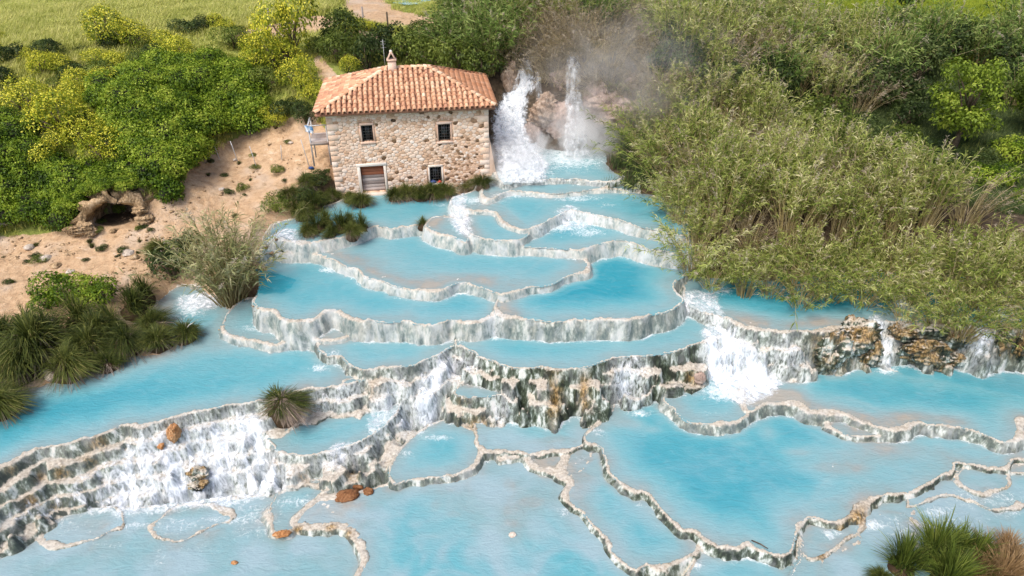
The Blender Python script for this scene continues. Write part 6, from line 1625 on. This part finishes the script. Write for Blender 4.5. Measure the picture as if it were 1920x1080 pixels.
# ------------------------------------------------------------------ rocks
def mat_rock(name, stops, wetc=None):
    m, nt, out = new_mat(name)
    p = gpos(nt, (1, 1, .55))
    n = noise(nt, 2.6, 7, .68, p, .6); n2 = noise(nt, 12, 5, .62, p)
    f = mth(nt, 'ADD', mth(nt, 'MULTIPLY', n, .6), mth(nt, 'MULTIPLY', n2, .4))
    principled(nt, out, ramp(nt, f, stops), .75, .3, f, 1.0, .12)
    return m
MR_BROWN = mat_rock('brown_rock', [(.34, (.05, .035, .022)), (.46, (.22, .15, .10)), (.56, (.40, .31, .24)), (.68, (.56, .48, .40))])
MR_PINK = mat_rock('pinkish_rock', [(.34, (.09, .065, .055)), (.46, (.30, .215, .175)), (.58, (.46, .36, .31)), (.7, (.58, .50, .45))])
MR_RUST = mat_rock('rusty_tufa', [(.36, (.015, .014, .009)), (.44, (.06, .045, .022)), (.50, (.19, .115, .05)), (.55, (.34, .23, .12)), (.60, (.52, .45, .36)), (.68, (.70, .68, .64))])
MR_ORANGE = mat_rock('orange_rock', [(.34, (.13, .05, .018)), (.48, (.38, .17, .06)), (.60, (.55, .32, .16)), (.72, (.62, .46, .32))])
MR_DARKB = mat_rock('dark_brown_rock', [(.36, (.05, .02, .008)), (.5, (.17, .07, .025)), (.64, (.33, .17, .08))])
MR_SAND = mat_rock('sandstone', [(.36, (.045, .030, .018)), (.46, (.22, .145, .075)), (.55, (.44, .31, .18)), (.68, (.60, .49, .35))])
MR_PALE = mat_rock('pale_stone_rock', [(.32, (.22, .18, .14)), (.5, (.48, .41, .34)), (.66, (.66, .60, .53))])
import bmesh as _bm
_b = _bm.new(); _bm.ops.create_icosphere(_b, subdivisions=5, radius=1.0)
ICO_V = np.array([v.co[:] for v in _b.verts]); ICO_F = np.array([[v.index for v in f.verts] for f in _b.faces]); _b.free()
_b = _bm.new(); _bm.ops.create_icosphere(_b, subdivisions=3, radius=1.0)
ICS_V = np.array([v.co[:] for v in _b.verts]); ICS_F = np.array([[v.index for v in f.verts] for f in _b.faces]); _b.free()
def rock_mesh(size, seed, mat, rough=.5, big=True, strata=0.0):
    V0 = ICO_V if big else ICS_V
    d = 1 + rough * (.55 * vn3(V0 * 1.5 + seed * 3.1, seed) + .3 * (np.abs(vn3(V0 * 3.4 + seed, seed + 2)) - .3) + .16 * vn3(V0 * 8 + seed, seed + 3) + .09 * vn3(V0 * 17, seed + 4))
    V = V0 * d[:, None] * np.array(size)
    if strata:
        k = V[:, 2] / strata
        q = np.floor(k) + np.clip((k - np.floor(k)) * 2.2 - .6, 0, 1)
        V[:, :2] *= (1 + .12 * np.sin(q * 5.1 + seed))[:, None]
    return mesh_np('rock', V, [ICO_F if big else ICS_F], None, True, mat)
def rock(u, v, size, mat, seed, label, name='boulder', rz=0.0, dz=0.0, rough=.6, cat='rock', group=None, strata=0., tilt=(0, 0), big=True):
    p = hit(u, v)[0]
    o = ob(name, rock_mesh(size, seed, mat, rough, big, strata), None, (p[0], p[1], p[2] + dz), label, cat, group)
    o.rotation_euler = (tilt[0], tilt[1], rz)
    return o
rock(1018, 232, (.95, .8, 1.25), MR_BROWN, 2, 'big layered brown boulder between the torrent and the tall waterfall', dz=.7, strata=.3, tilt=(.0, .35), rz=.4)
rock(1000, 250, (.6, .5, .7), MR_PINK, 5, 'wet reddish boulder at the foot of the big brown boulder', dz=.1)
rock(1150, 225, (1.5, 1.0, 1.2), MR_PINK, 3, 'pinkish overhanging rock right of the tall waterfall', dz=.6, strata=.4)
rock(1190, 175, (1.4, .9, 1.1), MR_PINK, 4, 'pinkish rock ledge under the dry reeds', dz=.3, strata=.4)
rock(1118, 190, (.9, .6, 1.1), MR_PINK, 12, 'rock face beside the tall waterfall under dry stems', dz=.1)
rock(1055, 235, (.9, .5, 1.2), MR_PINK, 14, 'wet grey rock behind the tall waterfall', dz=.1)
rock(958, 150, (.6, .6, 1.1), MR_BROWN, 15, 'mossy rock at the top of the torrent', dz=.0)
G = 'brown tufa outcrops in the rock wall below the reed pool'
def outcrop(u, v, size, seed, label, dz, strata, rz=0.0, rust=.9):
    me = rock_mesh(size, seed, M_TRAV, .75, True, strata)
    n = len(me.vertices)
    for k, val in (('moss', 1.0), ('rust', rust), ('foam', 0.0)):
        at = me.attributes.new(k, 'FLOAT', 'POINT'); at.data.foreach_set('value', (np.full(n, val) if k != 'rust' else np.clip(.35 + 1.9 * vn3(ICO_V * 1.6 + seed, 77) + .5 * ICO_V[:, 2], 0, .9)).astype(np.float32))
    p = hit(u, v)[0]
    o = ob('tufa_outcrop', me, None, (p[0], p[1], p[2] + dz), label, 'rock', G if dz < 0 else None); o.rotation_euler = (0, 0, rz)
for a_ in [(1600, 622, (1.05, .6, 1.0), 21, 'rounded brown tufa outcrop left of the narrow gap fall', -.45, .24),
           (1562, 655, (.75, .5, 1.05), 22, 'rust stained tufa buttress at the left end of the outcrops', -.3, .26),
           (1632, 660, (.6, .45, .9), 29, 'dark dripping tufa lobe beside the narrow gap fall', -.2, .22),
           (1695, 618, (.55, .45, .45), 23, 'small grassy tufa outcrop right of the narrow gap fall', -.2, .22),
           (1775, 620, (1.1, .6, .75), 24, 'largest brown tufa outcrop with layered ledges below it', -.3, .22),
           (1735, 655, (.95, .45, .6), 25, 'dripping layered tufa ledge under the largest outcrop', -.1, .18),
           (1770, 672, (.75, .45, .6), 28, 'lowest layered tufa ledge beside the last white fall', -.1, .18),
           (1882, 630, (.4, .4, .85), 26, 'narrow tufa outcrop near the right frame edge', -.25, .2),
           (1918, 640, (.4, .4, .9), 27, 'dark tufa outcrop cut by the right frame edge', -.25, .2),
           (370, 888, (.34, .26, .24), 33, 'mossy brown rock in the middle of the foaming slope', .03, .12),
           (374, 910, (.30, .25, .22), 34, 'lower mossy brown rock in the middle of the foaming slope', .03, .12)]:
    outcrop(*a_)
rock(326, 818, (.24, .24, .5), MR_ORANGE, 31, 'upright orange boulder at the top of the foaming slope', dz=.1, tilt=(.2, .25))
rock(302, 836, (.13, .12, .11), MR_ORANGE, 32, 'little orange stone beside the upright orange boulder')
rock(652, 930, (.5, .28, .13), MR_DARKB, 38, 'flat dark brown boulder lying in the shallows', dz=.03, rz=.2)
rock(690, 922, (.2, .18, .12), MR_DARKB, 39, 'smaller dark brown boulder next to the flat one', dz=.03)
rock(672, 914, (.2, .1, .1), MR_DARKB, 40, 'thin dark brown stone behind the two dark boulders', dz=.02)
rock(528, 1002, (.3, .14, .12), MR_ORANGE, 41, 'flat orange stone in the cloudy pool near the orange rim', dz=.02, rz=.3)
rock(1313, 712, (.27, .22, .3), MR_PINK, 42, 'pinkish block beside the largest white cascade', dz=.08)
rock(960, 1003, (.14, .12, .06), MR_PALE, 43, 'pale pebble breaking the surface of the misty pool', dz=.0, big=False)
rock(440, 1056, (.12, .08, .06), MR_ORANGE, 44, 'small orange stone under the surface of the cloudy pool', dz=.02, big=False)
for k, (u, v, s, lab) in enumerate([(25, 632, .42, 'flat pale boulder on the shore at the frame edge'), (95, 605, .3, 'pale stone among rubble on the sandy shore'), (100, 700, .5, 'grey boulder half hidden by the shore tussocks'),
        (105, 498, .3, 'white stone on the open sand'), (85, 485, .35, 'pale broken block on the open sand'), (240, 474, .35, 'grey stone beside the dark weed'), (252, 482, .25, 'second grey stone beside the dark weed'),
        (10, 415, .6, 'pale boulder under the ivy at the frame edge'), (55, 465, .3, 'white rubble stone below the ivy bank'), (213, 433, .25, 'white flat stone on the floor of the cave'), (132, 510, .2, 'little white stone on the sand'), (60, 605, .26, 'pinkish stone in the rubble heap on the shore'), (40, 612, .22, 'round stone in the rubble heap on the shore'),
        (415, 355, .18, 'dark stone near the weed on the open sand'), (545, 268, .16, 'small stone on the sand slope by the deck'), (505, 270, .14, 'pale small stone high on the sand slope'), (440, 300, .15, 'small stone beside the metal stakes')]):
    rock(u, v, (s, s * .8, s * .45), MR_PALE if k % 3 else MR_SAND, 60 + k, lab, 'stone', rz=k * 1.1, dz=.02, big=False)
c_ = RNG.uniform((0, 240), (620, 720), (5200, 2)); c_ = c_[inpoly(c_[:, 0], c_[:, 1], SANDPOLY[0])]
w_ = hit(c_[:, 0], c_[:, 1]); cl = vn2(w_[:, 0] * .7, w_[:, 1] * .7, 55); w_ = w_[(cl > .52) & (w_[:, 2] > -2.1) & (terr(w_[:, 0], w_[:, 1]) >= surf(w_[:, 0], w_[:, 1]) - .01)][:800]
_b = _bm.new(); _bm.ops.create_icosphere(_b, subdivisions=1, radius=1.0); pv = np.array([v.co[:] for v in _b.verts]); pf = np.array([[v.index for v in f.verts] for f in _b.faces]); _b.free()
s_ = .03 + .09 * RNG.uniform(0, 1, len(w_)) ** 2.5
V = (w_[:, None] + pv[None] * (1 + .25 * RNG.normal(size=(len(w_), len(pv), 1))) * (s_[:, None, None] * np.array([1, .85, .55]))).reshape(-1, 3)
ob('pebbles', mesh_np('pebbles', V, [(pf[None] + (np.arange(len(w_)) * len(pv))[:, None, None]).reshape(-1, 3)], None, False, MR_SAND), kind='stuff', label='loose pebbles strewn over the sandy shore')
# cave: a vault of tufa let into the bank
cp = CAVE_P; ca = CAVE_A / .55
cave = thing('rock_cave', 'low dark cave under an arch of yellowish tufa in the sandy bank', 'cave', tuple(cp), ca * .55)
na, nd_ = 60, 9
A = np.linspace(-.15, math.pi + .15, na)
def vault(rx, rz, y, sd, amp):
    V = np.stack([np.cos(A) * rx, np.full(na, y), np.sin(A) * rz], -1)
    return V + amp * np.stack([vn3(V * 1.7 + sd, 3) + .5 * vn3(V * 4.5 + sd, 13), .5 * vn3(V * 1.9 + sd, 4) + .5 * vn3(V * 4.2 + sd, 14), vn3(V * 1.8 + sd, 5) + .5 * vn3(V * 4.7 + sd, 15)], -1)
rings = [vault(1.4 - .07 * k, 1.4 - .08 * k, k * .28, 7, .2) for k in range(nd_)]
outer = [vault(2.0 + .3 * k, 1.75 + .12 * k, .3 + k * .6, 9, .5) for k in range(5)]
front_r = [vault(1.55, 1.52, -.12, 8, .24), vault(1.8, 1.68, .02, 8, .34)]
stack = rings[::-1] + front_r + outer
V = np.concatenate(stack); ii = np.arange(len(stack) - 1)[:, None] * na + np.arange(na - 1)[None]
F = np.stack([ii, ii + 1, ii + na + 1, ii + na], -1).reshape(-1, 4)
bk = np.arange(na)[None, ::-1]
ob('arch', mesh_np('arch', V, [F, bk], None, True, MR_SAND), cave)
for k, (x, y, z, s) in enumerate([(-1.6, -.1, .2, .55), (-1.25, -.3, .05, .4), (1.5, -.1, .25, .6), (1.9, -.15, .1, .45), (1.3, -.2, .9, .35), (-2.1, 0, .1, .5)]):
    o = ob('rock', rock_mesh((s * .8, s * .6, s * .6), 80 + k, MR_SAND, 1.0, True, .16), cave, (x, y, z - .05))

cM = Matrix.Translation(Vector(cp)) @ Matrix.Rotation(CAVE_A, 4, 'Z')
for k, (x, y, s) in enumerate([(-1.9, .5, .6), (-1.45, .7, .65), (-1.0, .55, .6), (-.55, .6, .6), (-.1, .5, .62), (.35, .6, .62), (.8, .55, .6), (1.25, .9, .6), (-1.5, 1.5, .9), (-.7, 1.4, .85), (.1, 1.4, .85), (.9, 1.5, .85), (1.7, 1.6, .8), (-.3, 2.3, 1.0), (.7, 2.3, 1.0), (-1.4, 2.4, 1.0), (1.6, 2.4, 1.0)]):
    rx_ = 2.2 + .25 * max(y - .25, 0) / .6; z = 1.8 * math.sqrt(max(1 - (x / rx_) ** 2, 0)) + .22; s *= 1.2
    p = cM @ Vector((x, y, z))
    place(FRESH[k % 2], 'bramble', 'leafy bramble cushion hanging over the roof of the cave', 'brambles', p, k * 1.3, (s, s, s * .6), 'brambles over the cave')
# ------------------------------------------------------------------ the falls
def curtain(name, label, path, width, seed, layers=3, cov=.5, bulge=.35):
    """falling water: strands of sheet laid in front of each other along a path of points"""
    P = np.array(path, float); n = 60
    s = np.concatenate([[0], np.cumsum(np.linalg.norm(np.diff(P, axis=0), axis=1))]); t = np.linspace(0, s[-1], n)
    C = np.stack([np.interp(t, s, P[:, k]) for k in range(3)], -1); Wd = np.interp(t, s, width)
    m = 26; q = np.linspace(-1, 1, m)
    Vs, Fs, cv, c = [], [], [], 0
    for l in range(layers):
        Xo = C[:, None, 0] + q[None] * Wd[:, None] * .5 * (1 - .1 * l)
        Yo = C[:, None, 1] - np.sqrt(np.maximum(1 - q ** 2, 0))[None] * Wd[:, None] * bulge + .14 * l
        Zo = np.broadcast_to(C[:, None, 2], Xo.shape) + 0
        Yo = Yo + .10 * fbm(Xo * 2.5 + 9 * l, Zo * .4, seed + l, 2) + .02 * fbm(Xo * 7, Zo * .8, seed + l + 5, 2)
        Xo = Xo + .07 * fbm(Xo * 2, Zo * .9, seed + l + 9, 2)
        Vs.append(np.stack([Xo, Yo, Zo], -1).reshape(-1, 3))
        i = np.arange(n - 1)[:, None] * m + np.arange(m - 1)[None] + c
        Fs.append(np.stack([i, i + m, i + m + 1, i + 1], -1).reshape(-1, 4))
        edge = np.clip((1 - np.abs(q)) * 3.0, 0, 1)[None] * np.ones((n, 1))
        cv.append((edge * cov * (1 - .12 * l) - .12).ravel()); c += n * m
    ob(name, mesh_np(name, np.concatenate(Vs), [np.concatenate(Fs)], {'cover': np.concatenate(cv)}, True, M_FALL), None, label=label, cat='waterfall')
def mat_fall():
    m, nt, out = new_mat('falling_water')
    p = gpos(nt, (1, 1, .12))
    a = noise(nt, 3.5, 2, .5, p, .3); b = noise(nt, 8, 1, .5, p)
    s = mth(nt, 'ADD', mth(nt, 'MULTIPLY', a, .55), mth(nt, 'MULTIPLY', b, .45))
    al = mapr(nt, mth(nt, 'ADD', mth(nt, 'MULTIPLY', mth(nt, 'SUBTRACT', s, .5), 1.5), attr(nt, 'cover')), .08, .85)
    col = ramp(nt, s, [(.34, (.55, .64, .70)), (.5, (.74, .79, .83)), (.64, (.83, .85, .87))])
    pr = principled(nt, None, col, .6, .2, s, .25, .08)
    tl = nd(nt, 'ShaderNodeBsdfTranslucent', {'Color': col})
    m2 = nd(nt, 'ShaderNodeMixShader', {0: .3, 1: pr.outputs[0], 2: tl.outputs[0]})
    tr = nd(nt, 'ShaderNodeBsdfTransparent')
    mx = nd(nt, 'ShaderNodeMixShader', {0: al, 1: tr.outputs[0], 2: m2.outputs[0]})
    nt.links.new(mx.outputs[0], out.inputs[0])
    return m
M_FALL = mat_fall()
top = PX(1073, 108, 6.15); bot = PX(1080, 285, 1.15)
top[1] -= .3
curtain('waterfall', 'tall thin waterfall dropping straight down in front of the rock face', [top + np.array([0, .9, .25]), top + np.array([0, .3, .1]), top + np.array([0, -.35, -.35]), [top[0] + .03, top[1] - .75, 4.6], [bot[0], min(bot[1], top[1] - 1.0), 1.1]], [.7, .95, 1.1, 1.3, 2.0], 31, 3, .46, .3)
tp = PX(1010, 148, 4.9)
curtain('waterfall', 'thin side fall behind the big brown boulder', [tp + np.array([-.1, .7, .3]), tp, tp + np.array([.05, -.4, -.9]), tp + np.array([.1, -.7, -2.4])], [.3, .4, .5, .7], 41, 2, .45)
curtain('waterfall', 'blue white fall at the head of the torrent beside the mill', [PX(985, 112, 5.9), PX(984, 125, 5.2), PX(974, 165, 4.1), PX(955, 215, 3.0)], [.7, .8, 1.2, 1.7], 47, 2, .42, .2)
curtain('waterfall', 'spreading white fall that drops past the mill wall into the pools', [PX(958, 205, 3.4), PX(962, 240, 2.7), PX(972, 285, 1.9), PX(985, 335, 1.0)], [1.5, 2.2, 2.9, 3.5], 53, 3, .5, .18)
rock(1078, 172, (1.5, .5, 1.9), MR_PINK, 17, 'wet rock wall behind the tall waterfall', dz=-.2, strata=.35).location.y += 1.0
for u_, v_, s_ in ((1060, 100, .62), (1090, 98, .6), (1076, 92, .7)):
    p_ = hit(u_, v_)[0]
    place(REED_DRY[0], 'reed_clump', 'dry grey brown reed clump hanging over the tall waterfall', 'reeds', (p_[0], p_[1] - .2, p_[2] - .1), s_ * 9, s_, 'dry reeds hanging over the waterfall', (.55, 0))
# far stream above the falls
for (pl, z, lab) in (([(722,-6),(735,8),(760,12),(790,10),(812,2),(806,-8)], 6.75, None),):
    w = PX(np.array([p[0] for p in pl], float), np.array([p[1] for p in pl], float), z)[:, :2]
    gx = np.arange(w[:, 0].min(), w[:, 0].max(), .25); gy = np.arange(w[:, 1].min(), w[:, 1].max(), .25)
    A_, B_ = np.meshgrid(gx, gy); ins = inpoly(A_, B_, w)
    zz = np.percentile(terr(A_[ins], B_[ins]), 60)
    iy, ix = np.nonzero(cell(np.all, ins)); a_ = iy * len(gx) + ix
    V = np.stack([A_.ravel(), B_.ravel(), np.maximum(terr(A_.ravel(), B_.ravel()) + .03, zz)], -1)
    n_ = len(V)
    ob('stream', mesh_np('stream', V, [np.stack([a_, a_ + 1, a_ + len(gx) + 1, a_ + len(gx)], -1)], {'depth': np.full(n_, .5), 'foam': np.clip(fbm(A_ * .8, B_ * .8, 4, 2).ravel(), 0, 1), 'cloud': np.zeros(n_)}, True, M_WATER), kind='structure')

# ------------------------------------------------------------------ stakes and posts
G = 'thin metal stakes standing in the sand'
for (u, v, h, lx, lab) in [(413, 298, 1.15, -.28, 'thin metal stake nearest the bramble bank'), (447, 305, 1.35, -.22, 'second thin metal stake from the bramble bank'), (482, 315, 1.35, -.2, 'tallest thin metal stake out on the sand'), (528, 300, .9, .1, 'short stake beside the low weeds on the sand')]:
    p = hit(u, v)[0]; mb = MB(); mb.tube([(0, 0, -.3), (lx * .5, .02, h * .5), (lx, .04, h)], .022, 6, .7)
    ob('metal_stake', mb.mesh('metal_stake', M_STEEL, True), None, tuple(p), lab, 'stake', G)
for (u, v, lab) in [(728, 56, 'dark fence post above the stone wall'), (823, 50, 'dark fence post beside the fresh green reeds'), (682, 46, 'pale fence post on top of the stone wall'), (508, 50, 'weathered post beside the tallest yellow broom')]:
    p = hit(u, v)[0]; mb = MB(); mb.box((-.06, -.06, -.3), (.06, .06, 1.25), .4, bev=.012); mb.tube([(0, 0, 1.25), (0, 0, 1.29)], [.05, .02], 8, .4)
    ob('fence_post', mb.mesh('fence_post', M_WOOD if 'pale' in lab or 'weathered' in lab else M_BARK), None, tuple(p), lab, 'post')
# single canes leaning over the water, dead twig
def single_cane(u0, v0, u1, v1, z1, lab, seed, n=26):
    a = hit(u0, v0)[0]; b = PX(u1, v1, z1); rg = np.random.default_rng(seed)
    t = np.linspace(0, 1, 12); mid = (a + b) / 2 + np.array([0, 0, .9])
    C = (1 - t)[:, None] ** 2 * a + 2 * (t * (1 - t))[:, None] * mid + t[:, None] ** 2 * b
    th = thing('reed_cane', lab, 'reed', tuple(a))
    mb = MB(); mb.tube(C - a, np.linspace(.018, .006, 12), 5, .6); ob('cane', mb.mesh('cane', ML_CANE, True), th)
    tt = rg.uniform(.45, 1, n); P_ = np.stack([np.interp(tt, t, C[:, k]) for k in range(3)], -1) - a
    ax = nrm(b - a)
    d = nrm(ax * .6 + rdir(n, rg) * .6)
    V, F = leafquads(P_, d, nrm(np.cross(d, rdir(n, rg))), rg.uniform(.25, .5, n), .05, .3)
    o = ob('leaves', mesh_np('leaves', V, [F], {'tone': np.repeat(np.clip(rg.normal(.5, .2, n), 0, 1), 4)}, False, ML_REED), th); o['kind'] = 'stuff'
single_cane(1478, 520, 1492, 606, -.75, 'bowed reed cane dipping its tip into the reed pool', 1)
single_cane(1330, 470, 1228, 470, .1, 'leafy reed cane reaching out over the shaded pool', 2, 34)
single_cane(1360, 500, 1292, 520, .0, 'reed cane hanging over the corner of the azure pool', 3, 34)
single_cane(1600, 530, 1618, 572, -.6, 'short reed cane drooping over the reed pool', 4)
single_cane(425, 560, 318, 452, 1.6, 'long pale cane leaning away from the fan shaped reed', 5)
single_cane(440, 560, 540, 415, 1.6, 'thin cane leaning from the fan shaped reed toward the mill pool', 6)
p = hit(352, 634)[0]; mb = MB(); mb.tube([(-.2, -.3, .1), (0, -.15, .45), (.25, .0, .75), (.45, .05, .85)], [.03, .028, .02, .01], 6, .9); mb.tube([(.1, -.1, .55), (.1, .05, .85)], [.018, .008], 5, .9)
ob('dead_branch', mb.mesh('dead_branch', M_LINTEL, True), None, tuple(p), 'bleached dead branch caught in the round shore tussock', 'branch')
p = hit(1425, 1024)[0]; mb = MB(); mb.tube([(-.25, .2, .06), (0, .02, .09), (.22, -.15, .06)], [.02, .025, .015], 6, .3)
ob('dead_branch', mb.mesh('dead_branch', M_BARK, True), None, tuple(p), 'dark stick lying on the rim of the great blue pool', 'branch')
# white stalks under water in the great pool: low submerged ridges of travertine
# ------------------------------------------------------------------ steam
def steam(loc, rad, dens, lab, seed):
    m, nt, out = new_mat('steam')
    tc = nd(nt, 'ShaderNodeTexCoord')
    ln = nd(nt, 'ShaderNodeVectorMath', {0: tc.outputs['Object']}, operation='LENGTH').outputs['Value']
    fall = mapr(nt, ln, 1.0, .15)
    n = noise(nt, .55, 4, .6, gpos(nt), .8)
    d = mth(nt, 'MULTIPLY', mth(nt, 'MULTIPLY', fall, mapr(nt, n, .38, .7)), dens)
    v = nd(nt, 'ShaderNodeVolumePrincipled', {'Color': (1, 1, 1, 1), 'Density': d, 'Anisotropy': .2})
    nt.links.new(v.outputs[0], out.inputs['Volume'])
    o = ob('steam', mesh_np('steam', ICS_V, [ICS_F], None, True, m), None, tuple(loc), kind='stuff', label=lab)
    o.scale = rad
    return o
steam(PX(1075, 262, 1.6), (4.2, 3.2, 2.8), 1.9, 'spray and steam at the foot of the tall waterfall', 1)
steam(PX(1180, 150, 5.0), (8.5, 7.0, 5.5), .24, 'thin steam drifting over the reeds right of the falls', 2)
steam(PX(965, 300, 1.4), (2.8, 2.4, 1.9), 1.6, 'spray over the torrent beside the mill', 3)
